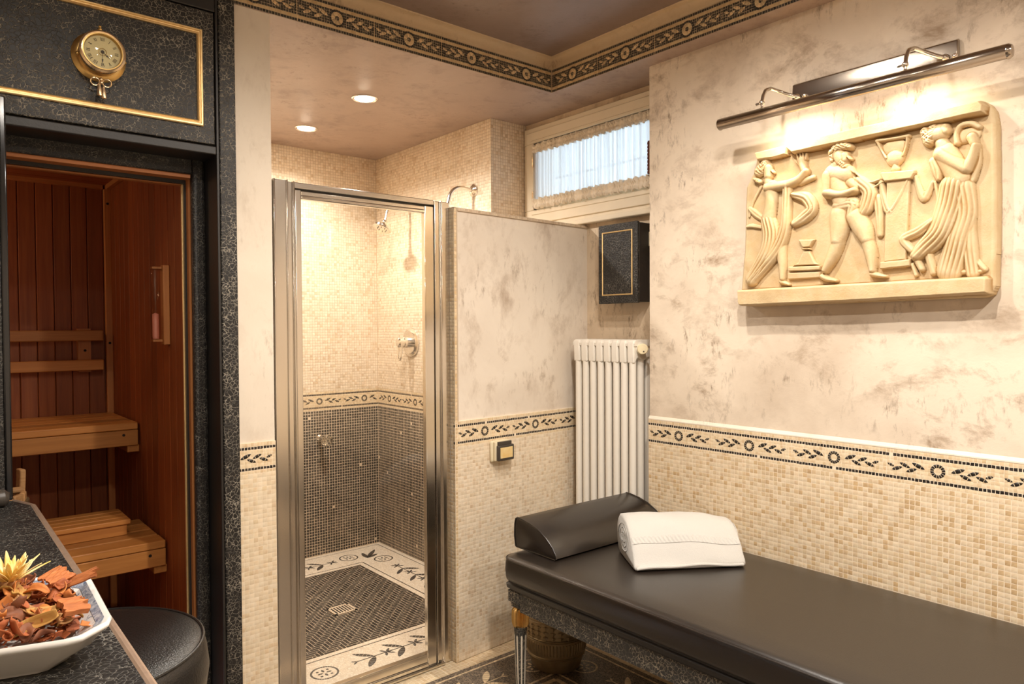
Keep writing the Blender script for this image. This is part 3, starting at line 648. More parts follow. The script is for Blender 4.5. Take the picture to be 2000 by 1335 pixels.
for y in (.905, 1.385):
    c = [(PX - .022, y - .06, 2.270), (PX - .040, y - .045, 2.274), (PX - .070, y - .012, 2.292), (PX - .100, y + .004, 2.300), (PX - .122, y + .010, 2.290), (PX - .134, y + .012, 2.268), (PX - .142, y + .012, 2.243)]
    cc = []
    for i in range(len(c) - 1):
        for t in (0, .33, .66): cc.append(tuple(c[i][k] * (1 - t) + c[i + 1][k] * t for k in range(3)))
    a = MB().tube(cc + [c[-1]], .0068, 12).build('arm', M['chrome'], pl, smooth=True)
    k = MB(); k.sphere(c[-1], .0105, 14, 9); k.lathe([(.006, -.028), (.0045, -.014), (.009, -.030)], c[-1], n=12); k.lathe([(.0045, 0), (.0045, -.016), (.013, -.022), (.013, -.026)], c[-1], n=16); k.build('swivel', M['chrome'], a, smooth=True)
    k = MB(); k.tube([(c[-1][0], y + .010, c[-1][2]), (c[-1][0] - .002, y + .034, c[-1][2] - .002)], [.003, .0045], 8); k.build('wing_screw', M['chrome'], a, smooth=True)
    MB().sphere((PX - .026, y - .085, 2.268), .008, 12, 8).build('plate_nut', M['chrome'], pl, smooth=True)
    MB().lathe([(.011, 0), (.011, .010), (.007, .016)], (PX - .020, y - .06, 2.270), (-1, .4, .1), 14).build('arm_collar', M['chrome'], pl, smooth=True)

# ------------------------------------------------------------------ plaster relief
RD = {'OUTLINE':[(0.065,0.574),(0.195,0.58),(0.48,0.583),(0.805,0.587),(0.817,0.578),(0.83,0.556),(0.836,0.515),(0.84,0.276),(0.838,0.044),(0.828,0.018),(0.809,0.01),(0.438,0.006),(0.063,0.002),(0.015,0.006),(-0.003,0.028),(-0.003,0.072),(0.012,0.214),(0.016,0.387),(0.02,0.454),(0.053,0.51)],'LEDGE':[([(0.201,0.581),(0.805,0.585),(0.817,0.569),(0.816,0.543),(0.223,0.536),(0.199,0.559)],0.042),([(0.065,0.574),(0.195,0.578),(0.201,0.538),(0.155,0.534),(0.079,0.538)],0.03),([(-0.002,0.068),(0.437,0.071),(0.82,0.073),(0.828,0.065),(0.828,0.019),(0.438,0.009),(0.005,0.004)],0.036)],'FIG':{'A':[([(0.083,0.501,0.0228),(0.096,0.511,0.0243),(0.109,0.527,0.0167)],0.03,2),([(0.067,0.474,0.0106),(0.086,0.462,0.0106)],0.026,2),([(0.138,0.494,0.0053),(0.144,0.486,0.0046)],0.026,0),([(0.12,0.507,0.0198),(0.12,0.48,0.0182)],0.028,0),([(0.117,0.466,0.0152),(0.12,0.447,0.0167)],0.024,0),([(0.129,0.437,0.0274),(0.13,0.38,0.0258),(0.12,0.323,0.0289)],0.03,0),([(0.12,0.436,0.0205),(0.195,0.435,0.0182)],0.036,0),([(0.195,0.435,0.0182),(0.238,0.446,0.0167),(0.266,0.47,0.0129)],0.034,0),([(0.26,0.475,0.0137),(0.251,0.5,0.0167),(0.249,0.513,0.0167)],0.026,0),([(0.238,0.511,0.0046),(0.232,0.538,0.0038)],0.022,0),([(0.248,0.517,0.0046),(0.244,0.544,0.0038)],0.023,0),([(0.256,0.517,0.0046),(0.256,0.543,0.0038)],0.023,0),([(0.265,0.512,0.0046),(0.268,0.533,0.0038)],0.022,0),([(0.241,0.496,0.0046),(0.225,0.516,0.0038)],0.02,0),([(0.243,0.437,0.0137),(0.289,0.446,0.0106)],0.018,0),([(0.195,0.433,0.0182),(0.192,0.363,0.0182),(0.186,0.282,0.0228),(0.155,0.211,0.0289),(0.105,0.156,0.0274),(0.067,0.116,0.0258)],0.032,1),([(0.12,0.314,0.0304),(0.13,0.263,0.0395),(0.119,0.205,0.0365),(0.086,0.149,0.0304),(0.053,0.104,0.0274)],0.034,1),([(0.169,0.213,0.0228),(0.175,0.151,0.0167),(0.177,0.101,0.0122)],0.026,0),([(0.172,0.089,0.0106),(0.202,0.078,0.0061)],0.022,0),([(0.219,0.396,0.0122),(0.264,0.378,0.0228),(0.285,0.339,0.0228),(0.26,0.314,0.0228),(0.224,0.294,0.0152)],0.028,1),([(0.109,0.316,0.0106),(0.067,0.346,0.0152),(0.041,0.371,0.0091)],0.014,1),([(0.105,0.291,0.0076),(0.053,0.305,0.0091),(0.029,0.304,0.0061)],0.012,1),([(0.086,0.445,0.0076),(0.053,0.391,0.0061),(0.038,0.341,0.0053)],0.01,1)],'B':[([(0.382,0.504,0.0274),(0.393,0.49,0.0274)],0.036,0),([(0.362,0.516,0.0152),(0.381,0.53,0.0182),(0.405,0.53,0.0167),(0.424,0.523,0.0099)],0.042,2),([(0.362,0.504,0.0122),(0.364,0.488,0.0091)],0.038,2),([(0.396,0.476,0.0167),(0.407,0.462,0.0137)],0.038,2),([(0.405,0.5,0.0152),(0.407,0.483,0.0129)],0.036,0),([(0.419,0.492,0.0046),(0.425,0.483,0.0053)],0.038,0),([(0.417,0.456,0.0076),(0.436,0.437,0.0046)],0.03,1),([(0.37,0.475,0.0182),(0.368,0.46,0.0198)],0.03,0),([(0.362,0.446,0.035),(0.405,0.436,0.0334)],0.038,0),([(0.374,0.424,0.0395),(0.386,0.384,0.0395),(0.396,0.344,0.0319)],0.036,0),([(0.349,0.442,0.0243),(0.344,0.39,0.0205)],0.042,0),([(0.346,0.383,0.0205),(0.398,0.37,0.0167),(0.44,0.377,0.0137)],0.046,0),([(0.421,0.409,0.0198),(0.444,0.39,0.0167)],0.03,0),([(0.386,0.333,0.0289),(0.429,0.332,0.0274),(0.425,0.298,0.0152)],0.036,1),([(0.384,0.307,0.035),(0.384,0.26,0.035),(0.379,0.218,0.0251)],0.04,0),([(0.38,0.21,0.0228),(0.363,0.169,0.0228),(0.337,0.12,0.0129)],0.036,0),([(0.327,0.099,0.0122),(0.343,0.09,0.0106),(0.375,0.082,0.0061)],0.028,0),([(0.436,0.293,0.0319),(0.461,0.248,0.0319),(0.476,0.213,0.0228)],0.038,0),([(0.479,0.201,0.0213),(0.488,0.166,0.0213),(0.495,0.11,0.0122)],0.034,0),([(0.493,0.098,0.0106),(0.511,0.093,0.0091),(0.537,0.087,0.0053)],0.026,0),([(0.451,0.404,0.0228),(0.481,0.37,0.0258),(0.474,0.326,0.0274),(0.463,0.304,0.0182)],0.03,1),([(0.507,0.343,0.0167),(0.512,0.283,0.0137),(0.515,0.224,0.0114)],0.018,1),([(0.428,0.446,0.0053),(0.481,0.4,0.0053),(0.514,0.402,0.0053)],0.022,0),([(0.421,0.44,0.0046),(0.473,0.378,0.0046),(0.524,0.393,0.0046)],0.02,0)],'E':[([(0.676,0.516,0.0304),(0.692,0.516,0.0304)],0.036,0),([(0.654,0.524,0.0198),(0.664,0.494,0.0182),(0.676,0.53,0.0182)],0.038,2),([(0.708,0.535,0.0053),(0.714,0.53,0.0046)],0.03,0),([(0.705,0.523,0.0198),(0.711,0.515,0.0152)],0.034,0),([(0.696,0.484,0.0198),(0.702,0.469,0.0228)],0.03,0),([(0.705,0.451,0.035),(0.731,0.401,0.035),(0.745,0.368,0.0334)],0.036,0),([(0.698,0.449,0.0243),(0.731,0.418,0.0228),(0.765,0.392,0.0198)],0.042,0),([(0.768,0.393,0.019),(0.782,0.423,0.016),(0.79,0.455,0.0122)],0.042,0),([(0.785,0.466,0.0137),(0.779,0.484,0.0152)],0.036,0),([(0.74,0.475,0.0106),(0.738,0.503,0.0099),(0.749,0.524,0.0099),(0.776,0.525,0.0099),(0.797,0.51,0.0084)],0.024,0),([(0.755,0.492,0.0228),(0.779,0.494,0.0228)],0.016,0),([(0.677,0.432,0.0182),(0.687,0.402,0.0198),(0.69,0.377,0.0106)],0.026,1),([(0.797,0.443,0.0076),(0.795,0.404,0.0091),(0.78,0.359,0.0106)],0.018,1),([(0.74,0.365,0.038),(0.731,0.346,0.0426)],0.036,1),([(0.731,0.346,0.0426),(0.719,0.279,0.0441),(0.694,0.212,0.038),(0.652,0.17,0.0289),(0.629,0.147,0.0198)],0.042,1),([(0.753,0.336,0.035),(0.762,0.26,0.0319),(0.742,0.18,0.0365),(0.72,0.095,0.038)],0.034,1),([(0.774,0.312,0.0167),(0.772,0.218,0.0198),(0.775,0.143,0.0228),(0.782,0.084,0.0198)],0.024,1),([(0.688,0.262,0.0106),(0.636,0.225,0.0167),(0.588,0.202,0.0152),(0.616,0.163,0.0122)],0.026,1),([(0.626,0.141,0.0122),(0.643,0.104,0.0106)],0.026,0),([(0.616,0.12,0.0076),(0.626,0.087,0.0076)],0.02,0),([(0.662,0.145,0.0137),(0.676,0.091,0.0122)],0.024,1),([(0.787,0.121,0.0122),(0.811,0.093,0.0106)],0.016,1),([(0.689,0.09,0.0106),(0.8,0.087,0.0091)],0.016,1)],'C':[([(0.517,0.394,0.0091),(0.546,0.294,0.0152),(0.601,0.388,0.0076)],0.018,1),([(0.621,0.392,0.0091),(0.645,0.324,0.0137),(0.671,0.369,0.0076)],0.014,1),([(0.677,0.368,0.0061),(0.687,0.311,0.0076)],0.012,1)],'D':[([(0.561,0.467,0.0304),(0.561,0.466,0.0304)],0.022,0),([(0.545,0.496,0.0258),(0.573,0.494,0.0258)],0.018,0),([(0.506,0.528,0.0076),(0.556,0.525,0.0068),(0.602,0.524,0.0076)],0.022,0),([(0.508,0.525,0.0061),(0.52,0.497,0.0053),(0.535,0.468,0.0046)],0.02,0),([(0.599,0.521,0.0061),(0.595,0.493,0.0053),(0.587,0.466,0.0046)],0.02,0),([(0.561,0.442,0.0091),(0.561,0.431,0.0152)],0.016,0)]},'COLP':[([(0.535,0.398),(0.609,0.394),(0.597,0.136),(0.527,0.133)],0.014),([(0.518,0.425),(0.624,0.416),(0.625,0.404),(0.615,0.386),(0.531,0.39),(0.518,0.414)],0.024),([(0.517,0.136),(0.613,0.139),(0.613,0.114),(0.517,0.11)],0.022)],'ALTP':[([(0.236,0.236),(0.3,0.231),(0.283,0.203),(0.254,0.204)],0.02),([(0.254,0.204),(0.283,0.203),(0.286,0.194),(0.252,0.196)],0.024),([(0.256,0.194),(0.281,0.193),(0.302,0.15),(0.319,0.139),(0.209,0.142),(0.237,0.155)],0.018),([(0.2,0.143),(0.32,0.139),(0.319,0.121),(0.2,0.123)],0.02),([(0.196,0.122),(0.319,0.119),(0.317,0.095),(0.196,0.095)],0.014)]}
rel = empty('relief_plaque', (2.475, 1.12, 1.52), 'cream plaster relief of dancing figures beside a column hung under the chrome lamp', 'relief')
RB = .0; RW, RH = .846, .592; RS = .0016
gs = np.arange(-.006, RW, RS); gt = np.arange(-.002, RH, RS); SS, TT = np.meshgrid(gs, gt)
def inside(poly, S, Tt):
    r = np.zeros(S.shape, bool); n = len(poly); j = n - 1
    for i in range(n):
        xi, yi = poly[i]; xj, yj = poly[j]
        if yi != yj: r ^= ((yi > Tt) != (yj > Tt)) & (S < (xj - xi) * (Tt - yi) / (yj - yi) + xi)
        j = i
    return r
def pdist(poly, S, Tt):
    d = np.full(S.shape, 9.0); n = len(poly)
    for i in range(n):
        (ax, ay), (bx, by) = poly[i], poly[(i + 1) % n]; vx, vy = bx - ax, by - ay
        t = np.clip(((S - ax) * vx + (Tt - ay) * vy) / (vx * vx + vy * vy + 1e-12), 0, 1); d = np.minimum(d, np.hypot(S - ax - t * vx, Tt - ay - t * vy))
    return d
def crom(ch, k=5):
    P = [np.array(p) for p in [ch[0]] + list(ch) + [ch[-1]]]; out = []
    for i in range(1, len(P) - 2):
        a, b, c, d = P[i - 1:i + 3]
        for t in np.linspace(0, 1, k, endpoint=False): out.append(tuple(.5 * (2 * b + (c - a) * t + (2 * a - 5 * b + 4 * c - d) * t ** 2 + (3 * b - a - 3 * c + d) * t ** 3)))
    return out + [ch[-1]]
def caps(chains, S, Tt):
    H = np.zeros(S.shape)
    for ch, h, cloth in chains:
        if len(ch) > 2: ch = crom(ch)
        for i in range(len(ch) - 1):
            (ax, ay, r0), (bx, by, r1) = ch[i], ch[i + 1]; vx, vy = bx - ax, by - ay; l2 = vx * vx + vy * vy + 1e-9
            tr = ((S - ax) * vx + (Tt - ay) * vy) / l2; t = np.clip(tr, 0, 1); dx = S - ax - t * vx; dy = Tt - ay - t * vy; d = np.hypot(dx, dy); r = r0 + (r1 - r0) * t
            q = np.clip(1 - (d / r) ** 2, 0, 1); p = h * np.power(q, .46)
            if cloth:
                sd = (vx * dy - vy * dx) / math.sqrt(l2); w = np.sin(sd / .0021 + .9 * np.sin(16 * S + 11 * Tt)); p = p * (1 - .11 * (1 - w) / 2 * (1 + .5 * np.sin(37 * Tt + 29 * S))) if cloth == 1 else p * (1 - .16 * np.abs(np.sin(S / .0045 + 3 * np.sin(Tt / .006)) * np.sin(Tt / .0048 + 2 * np.sin(S / .007))))
            H = np.maximum(H, p)
    return H
def polyh(items, S, Tt, soft=.006):
    H = np.zeros(S.shape)
    for poly, h in items:
        m = inside(poly, S, Tt); d = pdist(poly, S, Tt); H = np.maximum(H, np.where(m, h * np.clip(d / soft, 0, 1) ** .45, 0))
    return H
slabX = 2.475 - .048                                 # plane of the relief's ground
ins = inside(RD['OUTLINE'], SS, TT); edge = pdist(RD['OUTLINE'], SS, TT)
nz = np.zeros(SS.shape)
for k in range(40):
    a, b, c_, f = RNG.uniform(-1, 1), RNG.uniform(-1, 1), RNG.uniform(0, 6.3), RNG.uniform(15, 130); nn = math.hypot(a, b); nz += np.sin((SS * a / nn + TT * b / nn) * f + c_) * 12 / (f + 10)
nz *= .0010
ground = nz + .005 * np.clip((TT - .30) / .3, -1, 1) * 0
ground -= np.where(edge < .012, (1 - edge / .012) ** 2 * .010, 0)
led = polyh(RD['LEDGE'], SS, TT, .007)
slabH = np.where(led > .001, np.maximum(led + nz - np.where(edge < .006, (1 - edge / .006) ** 2 * .006, 0), ground), ground)
def hmesh(name, mask, Hh, base=None, cat=None):
    """front surface from a height field, with a rim down to the ground"""
    j, i = np.nonzero(mask[:-1, :-1] & mask[1:, :-1] & mask[:-1, 1:] & mask[1:, 1:])
    w = mask.shape[1]; q = np.stack([j * w + i, j * w + i + 1, (j + 1) * w + i + 1, (j + 1) * w + i], 1)
    used, inv = np.unique(q, return_inverse=True); q = inv.reshape(q.shape)
    f = lambda H2: np.stack([slabX - H2.ravel()[used], 1.54 - SS.ravel()[used], 1.52 + TT.ravel()[used]], 1)
    V = f(Hh); n = len(V)
    E = np.sort(np.concatenate([q[:, [0, 1]], q[:, [1, 2]], q[:, [2, 3]], q[:, [3, 0]]]), 1)
    dirE = np.concatenate([q[:, [0, 1]], q[:, [1, 2]], q[:, [2, 3]], q[:, [3, 0]]]); u, idx, cnt = np.unique(E, axis=0, return_index=True, return_counts=True)
    bd = dirE[idx[cnt == 1]]; bv = np.unique(bd); mp = {int(v): n + k for k, v in enumerate(bv)}
    B = V[bv].copy(); B[:, 0] = base if base is not None else slabX + .002
    fs = q.tolist() + [[int(b_), int(a_), mp[int(a_)], mp[int(b_)]] for a_, b_ in bd]
    me = bpy.data.meshes.new(name); me.from_pydata(np.concatenate([V, B]).tolist(), [], fs); me.update(); me.shade_smooth(); me.set_sharp_from_angle(angle=math.radians(75))
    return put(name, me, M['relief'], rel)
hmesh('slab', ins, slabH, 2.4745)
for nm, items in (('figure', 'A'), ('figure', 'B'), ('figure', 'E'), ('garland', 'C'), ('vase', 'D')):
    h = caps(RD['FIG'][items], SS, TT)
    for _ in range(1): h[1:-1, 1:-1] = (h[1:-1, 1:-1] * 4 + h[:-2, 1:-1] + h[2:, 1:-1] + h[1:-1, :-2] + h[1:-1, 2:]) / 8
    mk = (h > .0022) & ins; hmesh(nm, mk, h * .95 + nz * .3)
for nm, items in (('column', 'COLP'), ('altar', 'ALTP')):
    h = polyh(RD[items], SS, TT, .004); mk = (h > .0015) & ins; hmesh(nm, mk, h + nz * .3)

# ------------------------------------------------------------------ shower door
sd = empty('shower_door', (1.40, 2.56, 0), 'framed glass shower door with wide chrome jambs', 'shower door')
def bars(name, x0, x1, z0, z1, y=2.552, d=.032, mat='chrome_b', bevel=.003, par=sd): return boxo(name, (x0, y, z0), (x1, y + d, z1), M[mat], par, bevel=bevel)
j = bars('jamb', 1.0125, 1.060, 0, 1.993, 2.549, .05); bars('jamb_fin', 1.058, 1.0625, 0, 1.994, 2.541, .03, 'chrome', .001, j); bars('jamb_fin', 1.0625, 1.084, 0, 1.990, 2.552, .04, par=j); bars('jamb_fin', 1.083, 1.0875, 0, 1.992, 2.540, .04, 'chrome', .001, j); bars('jamb_fin', 1.0085, 1.0135, 0, 1.993, 2.5405, .03, 'chrome', .001, j)
j = bars('jamb', 1.742, 1.783, 0, 1.988, 2.551, .05); bars('jamb_fin', 1.737, 1.7425, 0, 1.989, 2.541, .03, 'chrome', .001, j); bars('jamb_fin', 1.708, 1.738, 0, 1.988, 2.553, .04, par=j); bars('jamb_fin', 1.7045, 1.709, 0, 1.988, 2.545, .03, 'chrome', .001, j)
h = bars('head_rail', 1.0875, 1.7045, 1.968, 1.990, 2.549, .04); bars('head_groove', 1.0875, 1.7045, 1.958, 1.968, 2.566, .02, 'black_gloss', 0, h)
bars('stile', 1.0905, 1.1145, .012, 1.962, 2.546, .026); bars('stile', 1.657, 1.7010, .012, 1.962, 2.548, .026); bars('stile_fin', 1.653, 1.660, .05, 1.93, 2.544, .02, 'chrome', .001)
r_ = bars('door_rail', 1.1145, 1.657, 1.944, 1.960, 2.550, .024); bars('rail_bead', 1.1145, 1.657, 1.930, 1.945, 2.545, .028, 'chrome', .004, r_)
r_ = bars('door_rail', 1.1145, 1.657, .030, .064, 2.550, .024); bars('rail_bead', 1.1145, 1.657, .062, .070, 2.545, .028, 'chrome', .002, r_); bars('rail_bead', 1.1145, 1.660, .012, .030, 2.544, .02, 'chrome', .004, r_)
bars('sill', 1.0875, 1.7380, 0, .012, 2.535, .055, 'chrome', .003)
boxo('glass_pane', (1.108, 2.559, .062), (1.662, 2.565, 1.936), M['glass'], sd)

# ------------------------------------------------------------------ shower fittings
SX = 2.4078
def shower_head(y, z, label):
    sh = empty('shower_head', (SX, y, z), label, 'shower head', 'wall mounted shower heads')
    MB().lathe([(.036, 0), (.034, .006), (.022, .014), (.016, .018)], (SX, y, z), (-1, 0, 0), 28).build('flange', M['chrome'], sh, smooth=True)
    ax = [(SX - .01, y, z), (SX - .08, y, z + .006)] + [(SX - .08 - .085 * math.sin(a), y, z + .006 - .075 * (1 - math.cos(a))) for a in np.linspace(.15, PI / 2 * .84, 9)]
    e0 = Vector(ax[-1]); e1 = e0 + Vector((-.020, .0, -.066)); MB().tube(ax + [tuple(e1)], .0105, 14).build('arm', M['chrome'], sh, smooth=True)
    hd = Vector((-.42, -.05, -.9)).normalized(); q_ = hd.to_track_quat('Z', 'Y')
    MB().sphere(e1, .018, 16, 10).build('ball_joint', M['chrome'], sh, smooth=True)
    MB().lathe([(.014, 0), (.016, .014), (.050, .028), (.058, .034), (.058, .044), (.053, .048)], e1, tuple(hd), 36).build('rose', M['chrome'], sh, smooth=True)
    for i in range(8): MB().sphere(e1 + q_ @ Vector((.028 * math.cos(i * PI / 4), .028 * math.sin(i * PI / 4), .0505)), .0028, 8, 6).build('nozzle', M['dark_plastic'], sh, smooth=True)
shower_head(3.205, 2.211, 'chrome shower head whose bent arm rises above the partition top')
shower_head(3.869, 2.211, 'chrome shower head above the round mixer, seen through the glass door')
mv = empty('mixer_valve', (SX, 3.869, 1.36), 'round chrome shower mixer with loop lever on the tiled wall', 'faucet')
MB().lathe([(.092, 0), (.090, .008), (.072, .014), (.070, .016), (.036, .018)], (SX, 3.869, 1.36), (-1, 0, 0), 40).build('escutcheon', M['chrome'], mv, smooth=True)
MB().lathe([(.033, .012), (.033, .058), (.028, .062), (.028, .068), (.031, .070), (.031, .092), (.022, .100), (.003, .102)], (SX, 3.869, 1.36), (-1, 0, 0), 30).build('barrel', M['chrome'], mv, smooth=True)
lp = [(SX - .082 - .006 * math.sin(t), 3.869 + .019 * math.cos(t), 1.322 - .045 + .045 * math.sin(t)) for t in np.linspace(-PI, 0, 11)]
lp = [(SX - .080, 3.850, 1.342), (SX - .081, 3.850, 1.30)] + [(SX - .084, 3.869 + .019 * math.cos(t), 1.275 + .024 * math.sin(t)) for t in np.linspace(PI, 2 * PI, 9)] + [(SX - .081, 3.888, 1.30), (SX - .080, 3.888, 1.342)]
MB().tube(lp, .0062, 10).build('lever_loop', M['chrome'], mv, smooth=True)
kb = empty('glass_hook', (1.985, 4.296, .748), 'cut glass knob hook on the black tiled shower wall', 'hook')
MB().lathe([(.020, 0), (.020, .006), (.012, .014), (.010, .060), (.014, .066)], (1.982, 4.294, .755), (.10, -1, -.12), 20).build('stem', M['chrome'], kb, smooth=True)
MB().lathe([(.012, .064), (.032, .078), (.038, .096), (.032, .112), (.016, .120), (.003, .121)], (1.982, 4.294, .755), (.10, -1, -.12), 10).build('knob', M['cutglass'], kb)

# ------------------------------------------------------------------ sauna front in black crackle paint
sf_ = empty('sauna_surround', (.45, 2.52, 0), 'black crackle-painted sauna doorway surround with a cupboard panel above', 'door frame')
boxo('post', (.812, 2.5125, 0), (.8675, 2.56, ZS - .002), M['crackle'], sf_, bevel=.004)
boxo('post_groove', (.8075, 2.530, 0), (.8125, 2.56, ZS - .002), M['black_gloss'], sf_)
boxo('reveal', (.7985, 2.5035, 0), (.8075, 2.66, 2.560), M['black'], sf_, bevel=.002)
boxo('inner_frame', (.755, 2.630, 0), (.800, 2.665, 2.06), M['crackle_small'], sf_, bevel=.012, seg=3)
boxo('inner_frame', (-.62, 2.630, 1.987), (.756, 2.665, 2.10), M['crackle_small'], sf_, bevel=.004)
boxo('beam', (-.62, 2.503, 2.036), (.799, 2.66, 2.0655), M['black'], sf_, bevel=.004)
boxo('beam', (-.62, 2.503, 2.5135), (.799, 2.56, 2.560), M['black'], sf_, bevel=.003)
boxo('carcass', (-.62, 2.530, 2.064), (.799, 2.66, 2.5145), M['black_gloss'], sf_)
cd = boxo('cupboard_door', (-.60, 2.5045, 2.0695), (.7945, 2.529, 2.5105), M['crackle'], sf_, bevel=.003)
gm = MB(); gx0, gx1, gz0, gz1 = -.56, .757, 2.124, 2.444
pr = [(0, 0), (0, .006), (.003, .0095), (.007, .0095), (.009, .006), (.012, .0055), (.0155, .009), (.0185, .006), (.019, 0)]
cors = [(gx0, gz0, 1, 1), (gx1, gz0, -1, 1), (gx1, gz1, -1, -1), (gx0, gz1, 1, -1), (gx0, gz0, 1, 1)]
gm.loft([[(x + sx * a, 2.5045 - b, z + sz * a) for a, b in pr] for x, z, sx, sz in cors], caps=False); gm.build('gold_moulding', M['gold'], cd)

# sauna cabin: planks, battens
def planks(parent, name, mats, spans, mk):
    for a, b in spans: o = mk(a, b); o.parent = parent
cab = struct('wall_sauna_right', (.760, 2.665, 0), (.80, 4.0, 2.25), M['cedar'])
y = 2.735
while y < 3.93:
    y1 = min(y + .0905, 3.93); boxo('plank', (.7455, y + .0012, .10), (.762, y1 - .0012, 2.145), M['cedar'], cab, bevel=.0035); y = y1
boxo('door_liner', (.7505, 2.665, 0), (.760, 2.690, 2.06), M['cedar_trim'], cab); boxo('door_liner', (.744, 2.690, 0), (.760, 2.704, 2.06), M['black'], cab)
boxo('door_seal', (.7385, 2.704, 0), (.760, 2.712, 1.985), M['gold'], cab, bevel=.002); boxo('door_liner', (.7430, 2.712, 0), (.760, 2.734, 2.0), M['cedar_trim'], cab)
cb = struct('wall_sauna_back', (-.65, 3.945, 0), (.80, 4.0, 2.25), M['cedar'])
xs = [.716 - .0685 * k for k in range(0, 20)]
for k in range(19): boxo('plank', (xs[k + 1] + .0010, 3.932, .10), (xs[k] - .0010, 3.947, 2.145), M['cedar'], cb, bevel=.0032)
boxo('corner_batten', (.7175, 3.905, .10), (.7465, 3.934, 2.125), M['cedar_trim'], cb, bevel=.003)
boxo('ceiling_batten', (-.62, 3.912, 2.124), (.7160, 3.934, 2.146), M['cedar_trim_x'], cb, bevel=.003)
boxo('ceiling_batten', (.724, 2.735, 2.124), (.7455, 3.934, 2.146), M['cedar_trim'], cab, bevel=.003)
for z in (2.055, 1.385): MB().lathe([(.006, 0), (.006, .0015)], (.7325, 3.905, z), (0, -1, 0), 10).build('nail_hole', M['hole'], cb)
cc_ = struct('ceiling_sauna', (-.65, 2.665, 2.155), (.80, 3.95, 2.20), M['cedar_x'])
for k in range(14): boxo('plank', (-.62, 2.67 + k * .091, 2.144), (.745, 2.759 + k * .091, 2.158), M['cedar_x'], cc_, bevel=.003)
cfr = struct('wall_sauna_front', (-.65, 2.665, 2.00), (.745, 2.69, 2.16), M['cedar_x'])
boxo('door_liner', (-.62, 2.640, 1.975), (.752, 2.69, 1.9875), M['cedar_trim_x'], cfr); boxo('door_liner', (-.62, 2.69, 1.962), (.744, 2.704, 1.9995), M['black'], cfr)
boxo('door_liner', (-.62, 2.704, 1.957), (.744, 2.730, 2.01), M['cedar_trim_x'], cfr, bevel=.003)
struct('wall_sauna_left', (-.72, 2.54, 0), (-.62, 4.0, 2.25), M['cedar'])
struct('floor_sauna', (-.65, 2.67, 0), (.76, 3.95, .10), M['cedar_x'])

def bench_s(name, label, yf, yb, zt, n, x0=-.60, x1=.7375):
    e = empty(name, ((x0 + x1) / 2, yf, zt - .1), label, 'bench', 'sauna benches')
    w = (yb - yf) / n
    for k in range(n): boxo('slat', (x0, yf + k * w + (.0 if k == 0 else .006), zt - .030), (x1 if k == 0 else x1 - .002, yf + (k + 1) * w - .006, zt), M['bench'], e, bevel=.004)
    b = boxo('front_board', (x0, yf, zt - .098), (x1 + .0005, yf + .024, zt - .0315), M['bench'], e, bevel=.003)
    MB().lathe([(.006, 0), (.006, .001)], (x1 - .055, yf, zt - .051), (0, -1, 0), 10).build('screw_hole', M['hole'], b)
    for x in (x0 + .03, 0.1, x1 - .045): boxo('bearer', (x, yf + .026, zt - .085), (x + .04, yb - .01, zt - .031), M['bench_y'], e)
    boxo('wall_batten', (x1 - .040, yf + .012, zt - .128), (x1 + .007, yb, zt - .0985), M['bench_y'], e, bevel=.003)
    return e
bench_s('sauna_bench', 'upper slatted wooden bench along the back of the sauna', 3.392, 3.90, 1.052, 5)
bench_s('sauna_bench', 'lower slatted wooden bench in front in the sauna', 2.976, 3.39, .637, 4)
st = empty('sauna_headrest', (.49, 3.15, .637), 'low slatted wooden box standing on the lower sauna bench', 'headrest')
boxo('front_board', (.34, 3.148, .638), (.640, 3.166, .680), M['bench'], st, bevel=.002); boxo('side_board', (.622, 3.166, .638), (.640, 3.345, .680), M['bench_y'], st); boxo('side_board', (.34, 3.166, .638), (.358, 3.345, .680), M['bench_y'], st); boxo('back_board', (.34, 3.345, .638), (.640, 3.36, .680), M['bench'], st)
for k in range(4): boxo('slat', (.332, 3.140 + k * .057, .680), (.652, 3.190 + k * .057, .700), M['bench'], st, bevel=.004)
br = empty('slatted_wall_rack', (.3, 3.9, 1.3), 'two-rail wooden leaning rack fixed to the back wall of the sauna', 'rack')
for z in (1.397, 1.258): boxo('rail', (-.55, 3.872, z), (.700, 3.896, z + .050), M['bench'], br, bevel=.004)
for x in (.598, .05, -.45):
    b = boxo('block', (x, 3.896, 1.25), (x + .052, 3.9315, 1.455), M['cedar_trim'], br); MB().lathe([(.006, 0), (.006, .001)], (x + .028, 3.896, 1.352), (0, -1, 0), 10).build('screw_hole', M['hole'], b)
hg = empty('sauna_sand_timer', (.7455, 2.94, 1.39), 'wall hung wooden sand timer with pink sand tube in the sauna', 'sand timer')
boxo('board', (.722, 2.893, 1.392), (.7450, 2.935, 1.690), M['cedar_trim'], hg, bevel=.003)
MB().lathe([(.011, 1.412), (.013, 1.42), (.013, 1.520), (.004, 1.541), (.003, 1.549), (.013, 1.575), (.013, 1.665), (.010, 1.676)], (.702, 2.925, 0), n=16).build('glass_tube', M['glass'], hg, smooth=True)
MB().lathe([(.0105, 1.414), (.0118, 1.424), (.0118, 1.506), (.002, 1.512)], (.702, 2.925, 0), n=14).build('sand', M['pinkglass'], hg, smooth=True)
for z in (1.404, 1.676): boxo('clip', (.690, 2.912, z), (.724, 2.938, z + .008), M['cedar_trim'], hg)
bk = empty('sauna_bucket', (.20, 3.06, .637), 'rough wooden water bucket with a raised ear on the lower sauna bench', 'bucket')
nst = 14
